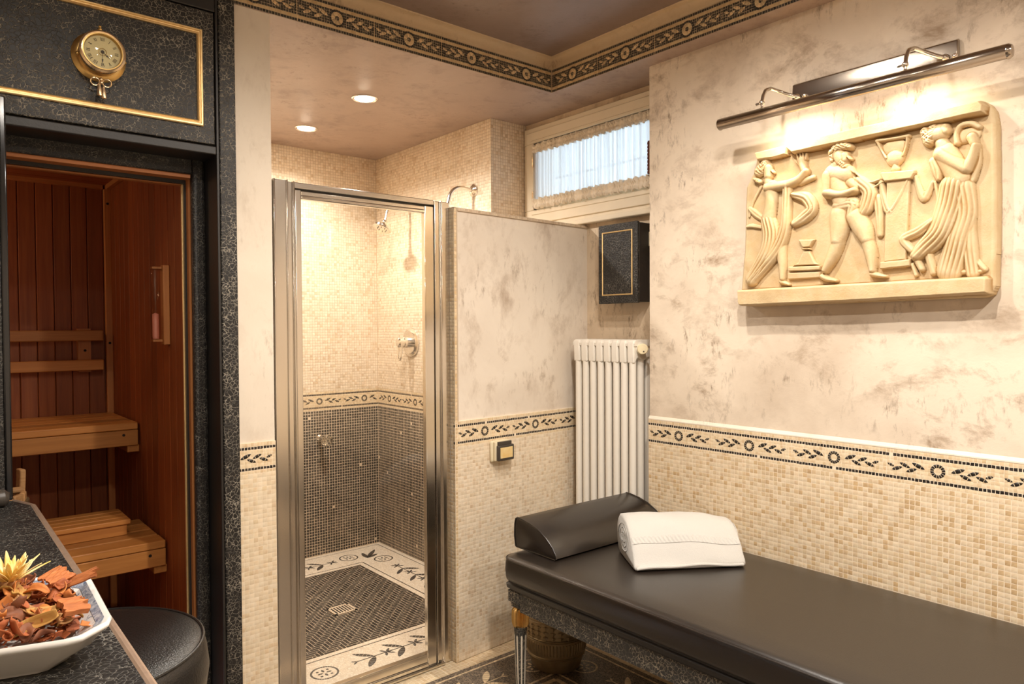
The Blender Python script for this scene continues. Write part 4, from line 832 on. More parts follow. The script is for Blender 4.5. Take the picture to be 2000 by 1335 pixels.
for i in range(nst):
    a0, a1 = 2 * PI * i / nst + .02, 2 * PI * (i + 1) / nst - .02; top = .955 if i in (0, 7) else .880
    P = lambda r, a, z: (.185 + r * math.cos(a), 3.06 + r * math.sin(a), z)
    MB().loft([[P(.105, a0, z), P(.105, a1, z), P(.088, a1, z), P(.088, a0, z)] if z < .7 else [P(.118, a0, z), P(.118, a1, z), P(.100, a1, z), P(.100, a0, z)] for z in (.638, top - .02, top)]).build('stave', M['roughwood'], bk, bevel=.004)
for z in (.69, .83): MB().lathe([(.112 + (z - .69) * .07, z), (.116 + (z - .69) * .07, z), (.116 + (z - .69) * .07, z + .022), (.112 + (z - .69) * .07, z + .022)], (.185, 3.06, 0), n=28).build('hoop', M['bronze'], bk)
MB().tube([(.187 + .107 * math.cos(t), 3.06, .885) for t in np.linspace(0, PI, 5)], .011, 10).build('handle', M['roughwood'], bk, smooth=True)
e = empty('sauna_lamp', (-.45, 3.80, 1.95), 'small warm corner lamp behind wooden slats in the sauna', 'lamp')
for k in range(5): boxo('shade_slat', (-.55 + k * .045, 3.74, 1.82), (-.53 + k * .045, 3.755, 2.02), M['bench'], e)
MB().sphere((-.46, 3.82, 1.93), .035, 14, 9).build('bulb', M['tubebulb'], e, smooth=True)
l = light('sauna_lamp_glow', 'POINT', (-.40, 3.62, 1.93), 1.8, (1, .66, .34), size=.06)

# ------------------------------------------------------------------ clock
ck = empty('wall_clock', (.452, 2.5045, 2.281), 'round brass clock with ribbon and tassel on the black cupboard panel', 'clock')
CX, CZ = .452, 2.280; AX = (0, -1, 0); C0 = (CX, 2.5045, CZ)
MB().lathe([(.074, 0), (.074, .004), (.066, .010), (.058, .012)], C0, AX, 48).build('back_plate', M['brass'], ck, smooth=True)
MB().lathe([(.058, .008), (.059, .040), (.060, .050), (.058, .056), (.062, .060), (.062, .067), (.057, .071), (.054, .070)], C0, AX, 48, caps=False).build('case', M['brass_lt'], ck, smooth=True, angle=25)
MB().lathe([(.055, .062), (.055, .070), (.051, .070), (.0485, .062), (.048, .058)], C0, AX, 48, caps=False).build('bezel', M['brass'], ck, smooth=True, angle=25)
dl = MB().lathe([(.0485, .0575), (.0485, .0598), (.001, .0600)], C0, AX, 48).build('dial', M['dial'], ck)
ROM = ['XII', 'I', 'II', 'III', 'IIII', 'V', 'VI', 'VII', 'VIII', 'IX', 'X', 'XI']
for k, t in enumerate(ROM):
    a = -k * PI / 6; mb = MB(); wdt = {'I': .0032, 'V': .0056, 'X': .0056}; tot = sum(wdt[c] for c in t); x = -tot / 2
    def stroke(p, q, w):
        d = Vector((q[0] - p[0], q[1] - p[1])); nn = Vector((-d.y, d.x)).normalized() * w / 2
        o4 = [(p[0] + nn.x, p[1] + nn.y), (p[0] - nn.x, p[1] - nn.y), (q[0] - nn.x, q[1] - nn.y), (q[0] + nn.x, q[1] + nn.y)]
        R2 = lambda u_, v_: (CX + u_ * math.cos(a) - v_ * math.sin(a), 2.5045 - .0602, CZ + u_ * math.sin(a) + v_ * math.cos(a))
        mb.prism([R2(u_, v_ + .0375) for u_, v_ in o4], (0, -.0003, 0))
    for c in t:
        w = wdt[c]; m_ = x + w / 2; h_ = .0048
        if c == 'I': stroke((m_, -h_), (m_, h_), .0016)
        if c == 'V': stroke((m_ - .0022, h_), (m_, -h_), .0016); stroke((m_ + .0022, h_), (m_, -h_), .0008)
        if c == 'X': stroke((m_ - .0022, h_), (m_ + .0022, -h_), .0016); stroke((m_ + .0022, h_), (m_ - .0022, -h_), .0008)
        x += w
    mb.build('numeral', M['ink'], dl)
def hand(name, ang, ln, w):
    mb = MB(); d = Vector((math.sin(ang), math.cos(ang))); n_ = Vector((-d.y, d.x))
    for a_, b_, ww in ((-.006, ln * .6, w * .5), (ln * .52, ln * .72, w * 1.6), (ln * .7, ln, w * .5)):
        p = [(d * a_ + n_ * ww / 2), (d * a_ - n_ * ww / 2), (d * b_ - n_ * ww / 3), (d * b_ + n_ * ww / 3)]; mb.prism([(CX + q.x, 2.5045 - .0618, CZ + q.y) for q in p], (0, -.0006, 0))
    mb.build(name, M['dark_plastic'], ck)
hand('hour_hand', math.radians(130), .025, .0028); hand('minute_hand', math.radians(181), .040, .0026)
MB().lathe([(.0045, .060), (.0045, .0635), (.001, .0645)], C0, AX, 16).build('hub', M['dark_plastic'], ck)
MB().lathe([(.0095, .060), (.0105, .0606), (.0115, .0604), (.0095, .0600)], C0, AX, 24, caps=False).build('dial_ring', M['brass'], dl)
MB().lathe([(.0495, .0655), (.030, .0700), (.001, .0718)], C0, AX, 36).build('crystal', M['glass'], ck, smooth=True)
for s_ in (-1, 1): MB().sphere((CX + s_ * .063, 2.462, CZ - .012), .0055, 10, 8).build('side_stud', M['brass'], ck, smooth=True)
f = MB(); f.lathe([(.012, 0), (.013, .004), (.008, .009), (.0035, .012), (.0065, .017), (.0065, .020), (.003, .024), (.0045, .028), (.001, .033)], (CX, 2.476, CZ + .058), (0, 0, 1), 18); f.build('finial', M['brass'], ck, smooth=True)
rb = MB()
for s_ in (-1, 1):
    rb.tube([(CX + s_ * (.004 + .012 * (1 - math.cos(t))), 2.474 - .004 * math.sin(t), CZ - .082 + .0105 * math.sin(t)) for t in np.linspace(0, 2 * PI, 15)], .0022, 8)
rb.sphere((CX, 2.472, CZ - .074), .006, 12, 8); rb.sphere((CX, 2.470, CZ - .084), .005, 12, 8); rb.build('ribbon_bow', M['brass_lt'], ck, smooth=True)
for dx, dz in ((-.004, 0), (.007, -.006)):
    MB().lathe([(.003, 0), (.0035, -.006), (.0055, -.012), (.0075, -.030), (.0075, -.034), (.002, -.035)], (CX + dx, 2.474, CZ - .088 + dz), (0, 0, 1), 20, flute=9, fd=.25).build('tassel', M['brass_lt'], ck, smooth=True, angle=60)

# ------------------------------------------------------------------ massage bench
bn = empty('massage_bench', (2.09, 1.2, 0), 'black leather massage bench with crackle-painted frame along the mosaic wall', 'bench')
def rrect(x0, y0, x1, y1, r, z, n=6):
    P = []
    for cx, cy, a in ((x1 - r, y1 - r, 0), (x0 + r, y1 - r, PI / 2), (x0 + r, y0 + r, PI), (x1 - r, y0 + r, 1.5 * PI)):
        P += [(cx + r * math.cos(a + PI / 2 * k / n), cy + r * math.sin(a + PI / 2 * k / n), z) for k in range(n + 1)]
    return P
BX0, BX1, BY0, BY1 = 1.712, 2.462, .10, 2.125
cs = MB(); lv = [(.012, .488), (.003, .494), (0, .505), (-.002, .53), (0, .558), (.003, .570), (.010, .578), (.030, .5825), (.10, .5845)]
cs.loft([rrect(BX0 + i_, BY0 + i_, BX1 - i_, BY1 - i_, .05 - min(i_, .02), z) for i_, z in lv]); cs.build('cushion', M['leather'], bn, smooth=True, angle=60)
pp_ = rrect(BX0 + .002, BY0 + .002, BX1 - .002, BY1 - .002, .05, .5725, 8); MB().tube(pp_ + [pp_[0]], .0026, 8).build('piping', M['leather'], bn, smooth=True)
tp = MB(); tp.loft([rrect(BX0 + i_, BY0 + i_, BX1 - i_, BY1 - i_, .02, z, 3) for i_, z in ((.022, .450), (.022, .456), (.012, .460), (.010, .474), (.016, .480), (.016, .487))]); tp.build('top_moulding', M['black'], bn, smooth=True, angle=30)
fx, fy = BX0 + .020, BY1 - .022
boxo('rail', (fx + .002, BY0 + .05, .380), (fx + .024, fy - .066, .4505), M['crackle_fine'], bn); boxo('rail', (BX1 - .045, BY0 + .05, .380), (BX1 - .02, fy - .06, .4505), M['crackle_fine'], bn)
boxo('rail', (fx + .06, fy - .024, .380), (BX1 - .07, fy - .002, .4505), M['crackle_fine'], bn); boxo('rail', (fx + .06, BY0 + .02, .380), (BX1 - .07, BY0 + .045, .4505), M['crackle_fine'], bn)
for lx, ly in ((fx + .033, fy - .033), (BX1 - .055, fy - .033), (fx + .033, BY0 + .055), (BX1 - .055, BY0 + .055)):
    lg = MB(); lg.box((lx - .033, ly - .033, .405), (lx + .033, ly + .033, .4505)); lg.box((lx - .025, ly - .025, .385), (lx + .025, ly + .025, .406)); lo = lg.build('corner_block', M['crackle_fine'], bn, bevel=.002)
    MB().lathe([(.024, .388), (.024, .380), (.030, .377), (.033, .372), (.034, .345), (.033, .322), (.028, .310), (.022, .308)], (lx, ly, 0), n=64, flute=16, fd=.24).build('gilt_collar', M['gilt'], lo, smooth=True, angle=60)
    lgm = MB().lathe([(.022, .312), (.0245, .308), (.0245, .292), (.0235, .288), (.015, .035), (.018, .030), (.018, .022), (.012, .0)], (lx, ly, 0), n=32).build('leg', M['crackle_fine'], bn, smooth=True, angle=30)
    for k in range(8):
        a = 2 * PI * (k + .35) / 8; ca, sa = math.cos(a), math.sin(a); w = .0032
        Pf = lambda r, s_, z: (lx + r * ca - s_ * sa, ly + r * sa + s_ * ca, z)
        MB().loft([[Pf(r - .003, -w * q, z), Pf(r + .0006, -w * q, z), Pf(r + .0006, w * q, z), Pf(r - .003, w * q, z)] for r, z, q in ((.0235, .280, .5), (.0230, .274, 1), (.0156, .05, .7), (.0154, .045, .3))]).build('flute', M['white_strip'], lgm)
# bolster
PZ0 = .5880
prof = [(0, .0), (.006, -.003), (.120, -.002), (.225, -.003), (.233, .002), (.229, .014), (.212, .038), (.180, .064), (.135, .088), (.085, .103), (.040, .111), (.012, .113), (.002, .107), (-.004, .085), (-.006, .04)]
bo = empty('bolster_pillow', (2.13, 2.04, PZ0), 'wedge-shaped black leather bolster at the head of the massage bench', 'pillow')
mb = MB(); rings = []
for x, sc in ((1.808, .90), (1.810, .97), (1.814, 1.0), (1.95, 1.01), (2.13, 1.015), (2.30, 1.01), (2.452, 1.0), (2.457, .97), (2.459, .90)):
    cy_, cz_ = .115, .05; rings.append([(x, 2.150 - (cy_ + (d - cy_) * sc), PZ0 + .003 + cz_ + (h_ - cz_) * sc) for d, h_ in prof])
mb.loft(rings); mb.build('body', M['leather'], bo, smooth=True, angle=50)
for x in (1.811, 2.455): q_ = [(x, 2.150 - d, PZ0 + .003 + h_) for d, h_ in prof]; MB().tube(q_ + [q_[0], q_[1]], .0032, 8).build('piping', M['leather'], bo, smooth=True)

# towel, folded and rolled into a loaf
tw = empty('towel', (2.15, 1.62, .585), 'folded white towel resting on the black bench beside the bolster', 'towel')
T0 = Vector((1.948, 1.655, .5845)); tl = Vector((.330, -.228, 0)); TL = tl.length; tl.normalize(); tdv = Vector((-tl.y, tl.x, 0))
prof = [(.004, .003), (-.004, .010), (.004, .022), (.020, .046), (.040, .074), (.062, .100), (.088, .124), (.120, .142), (.155, .151), (.190, .152), (.222, .144), (.246, .126), (.260, .100), (.264, .070), (.258, .036), (.244, .010), (.225, .002), (.14, .001)]
def tprof(t):
    k = (1 - .05 * math.sin(PI * t)); out = []
    for d, h_ in prof:
        hh = h_ * (1 + .04 * math.sin(PI * min(1, t * 1.2))) * (1 - .10 * max(0, t - .80) * 5 * (h_ > .09) * .8)
        out.append((d + .006 * math.sin(t * 7 + d * 20) * (h_ > .02) * .6 + .010 * (t - .5) * (h_ < .02), hh + (.0030 * math.sin(t * 11 + d * 33) + .0045 * math.sin(t * 4.3 + 1.1)) * (h_ > .03)))
    return out
def tpt(t, d, h_): p = T0 + tl * (TL * t) + tdv * d; return (p.x, p.y, p.z + h_)
ts = list(np.linspace(0, 1, 25)); rings = []
for t in [-.012] + ts + [1.012]:
    tt = min(1, max(0, t)); P = tprof(tt)
    if t < 0 or t > 1: cx_ = .13; P = [(cx_ + (d - cx_) * .94, .06 + (h_ - .06) * .92) for d, h_ in P]
    rings.append([tpt(t, d, h_) for d, h_ in P])
mb = MB(); mb.loft(rings); mb.build('body', M['towel'], tw, smooth=True, angle=80)
def tsurf(t, s, off=0):
    P = tprof(t); i = int(s); f_ = s - i; a, b = P[i], P[i + 1]; d, h_ = a[0] + (b[0] - a[0]) * f_, a[1] + (b[1] - a[1]) * f_; n_ = Vector((-(b[1] - a[1]), (b[0] - a[0]))).normalized()
    return tpt(t, d + n_.x * off, h_ + n_.y * off)
wb_ = MB(); G = []
for s in np.linspace(4.05, 4.85, 9):
    row = []
    for t in np.linspace(0, 1, 321):
        e_ = (s - 4.45) / .40; k = .0030 * (.5 + .5 * math.sin(t * 2 * PI * 27 + e_ * 2.6)) * (1 - abs(e_) ** 6) + (.0012 if abs(e_) > .8 else 0); row.append(tsurf(t, s - .20 * math.sin(PI * t) * -1.3, .0008 + k))
    G.append(row)
wb_.grid(G); wb_.build('woven_band', M['towel'], tw, smooth=True, angle=180)
hm = MB(); hm.tube([tpt(t, -.002 + .010 * (t - .5), .010 + .006 * math.sin(PI * t) + .002 * math.sin(13 * t)) for t in np.linspace(.005, .985, 40)], .0055, 10); hm.build('hem', M['towel'], tw, smooth=True)
sp = MB()
for te, sgn in ((-.014, -1), (1.014, 1)):
    G = []
    for k in range(90):
        a = k * .22; r = .064 * (1 - k / 105); d, h_ = .150 + r * 1.25 * math.cos(a), .076 + r * .88 * math.sin(a); G.append([tpt(te, d, h_), tpt(te + sgn * (.002 + .003 * math.sin(k * .7)), d, h_)])
    sp.grid(G)
sp.build('rolled_end', M['towel'], tw, smooth=True, solid=.006, angle=180)

# ------------------------------------------------------------------ radiator
ra = empty('radiator', (2.54, 2.30, 0), 'tall cream column radiator standing in the recess under the small cupboard', 'radiator')
RX = 2.486
for k in range(8):
    yc = 2.1265 + k * .0485; s_ = MB()
    for j_ in range(3): s_.lathe([(.0165, .085), (.0165, 1.335)], (RX + j_ * .052, yc, 0), n=18)
    o1 = s_.build('columns', M['radiator'], ra, smooth=True, angle=40)
    for zc, u_ in ((1.340, 1), (.085, -1)):
        P = [(-.0165, -.055), (-.018, .030), (-.012, .046), (-.002, .051), (.106, .051), (.117, .046), (.122, .030), (.1205, -.055), (.106, -.055), (.096, -.034), (.084, -.030), (.070, -.040), (.052, -.045), (.034, -.040), (.022, -.030), (.010, -.034), (-.004, -.055)]
        hd_ = MB(); hd_.prism([(RX + x_, yc - .0195, zc + u_ * z_) for x_, z_ in (P if u_ > 0 else P[::-1])], (0, .0390, 0)); hd_.build('header', M['radiator'], o1, bevel=.007, seg=3)
        hd_ = MB(); hd_.prism([(RX + x_, yc - .02425, zc + u_ * z_) for x_, z_ in ((-.0155, .022), (-.0155, .034), (-.009, .046), (0, .0505), (.104, .0505), (.114, .045), (.119, .034), (.119, .022))][::u_], (0, .0485, 0)); hd_.build('header_web', M['radiator'], o1)
for z in (1.352, .085): MB().lathe([(.026, 0), (.026, .340)], (RX + .052, 2.1265, z), (0, 1, 0), 18).build('connector', M['radiator'], ra, smooth=True)
MB().lathe([(.030, 0), (.030, .006), (.014, .010), (.014, .018)], (RX + .030, 2.108, 1.352), (0, -1, 0), 20).build('bush', M['radiator'], ra, smooth=True)
kn = MB(); kn.lathe([(.012, 0), (.021, .004), (.0245, .010), (.0245, .026), (.021, .030), (.004, .031)], (RX + .028, 2.094, 1.350), (-1, -.9, 0), 24); ko = kn.build('vent_knob', M['cream_knob'], ra, smooth=True)
MB().lathe([(.0032, .0305), (.0032, .0325)], (RX + .030, 2.090, 1.340), (-1, -.9, 0), 10).build('key_hole', M['dark_plastic'], ko)
for yc in (2.15, 2.42): boxo('foot', (RX - .01, yc, -.001), (RX + .115, yc + .03, .04), M['radiator'], ra, bevel=.004)

# small cupboard and switches
cbx = empty('wall_cupboard', (2.61, 2.28, 1.56), 'small black crackle wall cupboard with a thin gold frame above the radiator', 'cabinet')
boxo('case', (2.578, 2.1635, 1.566), (2.6625, 2.400, 1.932), M['black'], cbx, bevel=.003); dr_ = boxo('door', (2.560, 2.161, 1.5605), (2.577, 2.404, 1.9365), M['crackle_small'], cbx, bevel=.003)
g_ = MB(); pr = [(0, 0), (0, .002), (.002, .004), (.004, .004), (.006, .002), (.006, 0)]; cors = [(2.190, 1.599, 1, 1), (2.380, 1.599, -1, 1), (2.380, 1.902, -1, -1), (2.190, 1.902, 1, -1), (2.190, 1.599, 1, 1)]
g_.loft([[(2.560 - b, y_ + sy * a, z_ + sz * a) for a, b in pr] for y_, z_, sy, sz in cors], caps=False); g_.build('gold_moulding', M['gold'], dr_)
sw = empty('wall_switch', (2.66, 2.17, 1.86), 'bronze switch plate half hidden behind the edge of the right wall', 'switch')
MB().loft([rr for rr in ([(2.6625, 2.115, 1.79), (2.6625, 2.20, 1.79), (2.6625, 2.212, 1.805), (2.6625, 2.212, 1.915), (2.6625, 2.20, 1.93), (2.6625, 2.115, 1.93)], [(2.650, 2.120, 1.796), (2.650, 2.195, 1.796), (2.650, 2.204, 1.808), (2.650, 2.204, 1.912), (2.650, 2.195, 1.924), (2.650, 2.120, 1.924)])]).build('plate', M['bronze'], sw)
boxo('rocker', (2.645, 2.130, 1.825), (2.651, 2.186, 1.892), M['cream_plastic'], sw, bevel=.002)
ou = empty('wall_outlet', (2.03, 2.53, .89), 'cream wall socket with dark-rimmed yellow flap below the band on the partition', 'socket')
uo = .196
def ob(name, u0, u1, d0, d1, z0, z1, mat, par, bevel=.003):
    m_ = MB(); m_.prism([pp(u0, d0, z0), pp(u1, d0, z0), pp(u1, d1, z0), pp(u0, d1, z0)], (0, 0, z1 - z0)); return m_.build(name, mat, par, bevel=bevel, seg=3)
ob('back_box', uo, uo + .108, -.016, .002, .845, .942, M['cream_plastic'], ou, .010); ob('body', uo + .008, uo + .104, -.034, -.015, .850, .940, M['cream_plastic'], ou, .006)
fl_ = ob('flap_frame', uo + .012, uo + .110, -.048, -.032, .852, .922, M['dark_plastic'], ou, .005); ob('flap_hinge', uo + .018, uo + .100, -.042, -.030, .920, .938, M['dark_plastic'], ou, .003)
m_, nt_, out_ = newmat('amber_window'); p__ = pbsdf(nt_, out_, (.80, .58, .22), .3); L(nt_, mix(nt_, noise(nt_, coords(nt_), 40, 2), (.72, .42, .10), (.84, .72, .42)), p__.inputs['Base Color'])
ob('flap_window', uo + .024, uo + .099, -.0495, -.046, .864, .912, m_, fl_, .001)

# ------------------------------------------------------------------ pot under the bench
pt = empty('bronze_pot', (2.10, 2.19, 0), 'embossed bronze pot standing under the head of the massage bench', 'pot')
PC = (2.107, 2.235, 0)
MB().lathe([(.100, .002), (.106, .012), (.120, .060), (.128, .100), (.132, .150), (.134, .205), (.140, .245), (.150, .262), (.142, .264), (.128, .25), (.02, .24)], PC, n=48).build('body', M['bronze'], pt, smooth=True, angle=40)
for z, r in ((.064, .1215), (.070, .1225), (.142, .1325), (.150, .1335), (.222, .1365)): MB().lathe([(r, z - .003), (r + .0035, z), (r, z + .003)], PC, n=48).build('raised_ring', M['bronze'], pt, smooth=True)
for k in range(26):
    a = 2 * PI * k / 26
    for zz in (.165, .185, .205):
        m2 = MB(); P = lambda da, z, e_: (PC[0] + (.1335 + e_) * math.cos(a + da), PC[1] + (.1335 + e_) * math.sin(a + da), z)
        m2.add([P(-.1, zz, 0), P(0, zz - .014, .002), P(.1, zz, 0), P(0, zz + .004, .006)], [(0, 1, 3), (1, 2, 3), (0, 3, 2)])
        if k == 0 and zz == .165: chev = MB()
        chev.v += m2.v; n0 = len(chev.v) - 4; chev.f += [tuple(i + n0 for i in f_) for f_ in m2.f]
o_ = chev.build('embossed_chevrons', M['bronze'], pt)
gd = MB()
for k in range(60):
    a = 2 * PI * k / 60; P = lambda da, z, e_: (PC[0] + (.124 + (z - .08) * .13 + e_) * math.cos(a + da), PC[1] + (.124 + (z - .08) * .13 + e_) * math.sin(a + da), z)
    gd.add([P(-.028, .082, .0), P(.028, .082, .0), P(.028, .132, 0), P(-.028, .132, 0), P(0, .085, .004), P(0, .129, .004)], [(0, 4, 5, 3), (4, 1, 2, 5), (0, 1, 4), (2, 3, 5)])
gd.build('embossed_gadroons', M['bronze'], pt)

# ------------------------------------------------------------------ counter, mirror and stool at the left
ct = empty('vanity_counter', (0, 1.4, 0), 'black crackle vanity counter with gilt edge in the left foreground', 'counter')
CO = [(-.50, -.6), (.225, -.6), (.238, 2.300), (.205, 2.395), (.12, 2.430), (-.50, 2.430)]
top = MB(); top.prism([(x, y, .952) for x, y in CO], (0, 0, .028)); top.build('top', M['crackle_small'], ct, bevel=.002)
MB().tube([(.2285, -.6, .975), (.2415, 2.30, .975), (.208, 2.397, .975)], .0078, 10).build('gilt_edge', M['gold_edge'], ct, smooth=True)
MB().prism([(-.50, -.6, .60), (-.04, -.6, .60), (-.04, 2.30, .60), (-.50, 2.30, .60)], (0, 0, .352)).build('apron', M['black'], ct)
for y in (-.4, 2.2): boxo('side_panel', (-.50, y, 0), (-.06, y + .04, .60), M['black'], ct)
mr = empty('vanity_mirror', (-.1, 2.44, .98), 'tall black-framed mirror standing at the far end of the counter', 'mirror')
boxo('frame', (-.45, 2.405, .9805), (.190, 2.432, 2.075), M['crackle_small'], mr, bevel=.002); boxo('frame_edge', (.190, 2.400, .9805), (.2065, 2.434, 2.090), M['black_gloss'], mr, bevel=.004)
boxo('glass', (-.40, 2.4035, 1.03), (.130, 2.4055, 2.03), M['chrome'], mr)
cbk = empty('cable_loop', (.17, 2.35, .985), 'black cable end lying on the counter by the mirror', 'cable')
MB().tube([(.02, 2.33, .988), (.10, 2.318, .989), (.155, 2.318, .992), (.186, 2.335, 1.0), (.190, 2.362, 1.006), (.178, 2.385, 1.003), (.15, 2.392, .993)], .0075, 10).build('cord', M['dark_plastic'], cbk, smooth=True)
MB().lathe([(.020, -.03), (.024, -.02), (.024, .03), (.014, .04)], (.150, 2.325, 1.004), (1, .1, 0), 16).build('plug', M['dark_plastic'], cbk, smooth=True)
so_ = empty('round_stool', (.275, 1.875, 0), 'round black leather stool beside the vanity counter', 'stool')
SCN = (.275, 1.870, 0)
MB().lathe([(.20, .555), (.245, .565), (.268, .60), (.275, .645), (.270, .690), (.262, .716), (.255, .720), (.22, .727), (.12, .733), (.002, .736)], SCN, n=72).build('seat', M['leather2'], so_, smooth=True, angle=60)
MB().tube([(SCN[0] + .262 * math.cos(a), SCN[1] + .262 * math.sin(a), .7175) for a in np.linspace(0, 2 * PI, 73)], .0042, 8).build('piping', M['leather2'], so_, smooth=True)
MB().lathe([(.245, .50), (.252, .505), (.252, .555), (.22, .56)], SCN, n=56).build('seat_ring', M['gold_edge'], so_, smooth=True)
for k in range(4):
    a = PI / 4 + k * PI / 2; MB().lathe([(.026, .50), (.022, .46), (.024, .44), (.012, .02), (.015, 0)], (SCN[0] + .20 * math.cos(a), SCN[1] + .20 * math.sin(a), 0), n=20).build('leg', M['black'], so_, smooth=True)

# ------------------------------------------------------------------ plate with potpourri
pla = empty('porcelain_platter', (.08, 1.26, .98), 'white and blue porcelain platter with canted corners on the counter', 'plate')
PO = [(.222, 1.36), (.2145, 1.165), (.206, 1.142), (.170, 1.113), (.150, 1.112), (-.02, 1.165), (-.10, 1.25), (-.06, 1.42), (.08, 1.455), (.19, 1.41)]
pc = Vector((.065, 1.275)); sc_ = lambda k, z: [(pc.x + (x - pc.x) * k, pc.y + (y - pc.y) * k, z) for x, y in PO]
pm = MB(); pm.loft([sc_(k, z) for k, z in ((.64, .9805), (.68, .9805), (.70, .985), (.86, 1.004), (.96, 1.024), (1.0, 1.029), (1.005, 1.033), (.99, 1.037), (.955, 1.035), (.85, 1.022), (.72, 1.0), (.5, .996))]); pm.build('body', M['white_cer'], pla, smooth=True, angle=50)
mbl, nt, out = newmat('blue_transfer'); p_ = pbsdf(nt, out, (.8, .8, .8), .14); vv = coords(nt); L(nt, mix(nt, ramp(nt, noise(nt, vv, 90, 5, .7, 1.0), [(.40, (0, 0, 0)), (.60, (1, 1, 1))]), (.10, .135, .21), (.42, .44, .48)), p_.inputs['Base Color'])
bb = MB(); bb.loft([sc_(.945, 1.0345), sc_(.88, 1.0272)], caps=False); bb.build('blue_border', mbl, pla)
mbl2, nt, out = newmat('blue_sprig'); p_ = pbsdf(nt, out, (.8, .8, .8), .14); vv = coords(nt); L(nt, mix(nt, ramp(nt, noise(nt, vv, 60, 5, .7, 1.5), [(.36, (0, 0, 0)), (.44, (1, 1, 1))]), (.13, .17, .27), (.78, .76, .73)), p_.inputs['Base Color'])
bb = MB(); bb.loft([sc_(.875, 1.0268), sc_(.74, 1.0060)], caps=False); bb.build('sprig_border', mbl2, pla)
def pmat(name, a, b, sc=30): m, nt, out = newmat(name); p = pbsdf(nt, out, a, .62, spec=.3); L(nt, mix(nt, ramp(nt, noise(nt, coords(nt), sc, 5, .65, .5), [(.3, (0, 0, 0)), (.7, (1, 1, 1))]), a, b), p.inputs['Base Color']); return m
PM = [pmat('dry_rust', (.42, .12, .035), (.24, .06, .02)), pmat('dry_brown', (.24, .085, .035), (.12, .04, .02)), pmat('dry_orange', (.58, .22, .055), (.40, .12, .03)), pmat('dry_tan', (.42, .22, .085), (.27, .12, .04)), pmat('dry_ochre', (.50, .29, .075), (.34, .15, .035))]
barkm = mat_wood('bark_chip', (.50, .17, .05), (.30, .09, .025), .7, 'x', 2.0)
def heap(x, y):
    d = math.hypot((x - .078) / .130, (y - 1.285) / .150); return 1.012 + .050 * max(0, 1 - d * d)
def curl(kind, mat, label, x, y, ln, wd, turn, rz, tilt, dz=0, th=.0012):
    o = empty(kind, (0, 0, 0), label, 'potpourri', 'potpourri on the platter'); z = heap(x, y) + dz
    bpy.data.objects.remove(o); G = []; n1, n2 = 15, 6
    for i in range(n1):
        t = i / (n1 - 1); a = (t - .5) * turn; r = ln / max(abs(turn), .3); row = []
        for k in range(n2):
            s = k / (n2 - 1) - .5; w = wd * (.35 + .65 * math.sin(PI * min(1, max(0, t * .9 + .05))) ** .6)
            cup = .25 * wd * (2 * s) ** 2 + .1 * wd * math.sin(7 * t + 5 * s)
            row.append(Vector((r * math.sin(a), s * w + .12 * wd * math.sin(5 * t), r * (1 - math.cos(a)) * (1 if turn > 0 else -1) + cup)))
        G.append(row)
    Mx = Matrix.Translation((x, y, z)) @ Matrix.Rotation(rz, 4, 'Z') @ Matrix.Rotation(tilt, 4, 'X') @ Matrix.Rotation(random.uniform(-.6, .6), 4, 'Y')
    c = sum((p for r_ in G for p in r_), Vector()) / (n1 * n2)
    mb = MB(); mb.grid([[Mx @ (p - c) for p in r_] for r_ in G]); ob_ = mb.build(kind, mat, None, smooth=True, solid=th, angle=180)
    return tag(ob_, label, 'potpourri', 'potpourri on the platter')
lab = {0: ('dried_petal', 'rust-red curled dried petal in the potpourri'), 1: ('dried_leaf', 'dark brown curled dried leaf in the potpourri'), 2: ('wood_shaving', 'orange curled wood shaving in the potpourri'), 3: ('dried_peel', 'tan twisted dried peel in the potpourri'), 4: ('dried_peel', 'ochre yellow dried peel strip in the potpourri')}
random.seed(21)
KMAX = 125
for k in range(KMAX):
    while True:
        x, y = random.uniform(-.04, .205), random.uniform(1.135, 1.42)
        if math.hypot((x - .080) / .112, (y - 1.285) / .128) < .97 and inside([((pc.x + (a - pc.x) * .80), (pc.y + (b - pc.y) * .80)) for a, b in PO], np.array([x]), np.array([y]))[0]: break
    m_ = random.choice([0, 0, 0, 0, 1, 1, 1, 2, 2, 2, 3, 4]); curl(lab[m_][0], PM[m_], lab[m_][1] + (', near rim' if y < 1.225 else ', middle' if y < 1.31 else ', far side') + (' left' if x < .04 else ' right' if x > .12 else ' centre'), x, y, random.uniform(.026, .050), random.uniform(.012, .024), random.choice([-1, 1]) * random.uniform(.9, 3.0), random.uniform(0, 6.28), random.uniform(-.8, .8), random.uniform(-.002, .012))
curl('dried_peel', PM[4], 'long ochre-edged dried peel at the near rim of the platter', .120, 1.180, .066, .018, .9, .35, .9, .012)
curl('dried_fruit_slice', PM[3], 'curved tan dried mushroom slice near the platter corner', .156, 1.190, .042, .018, 2.6, .5, 1.1, .016)
curl('dried_petal', PM[0], 'pale pink petal lying on top of the potpourri', .170, 1.285, .024, .018, .9, 1.0, .2, .022)
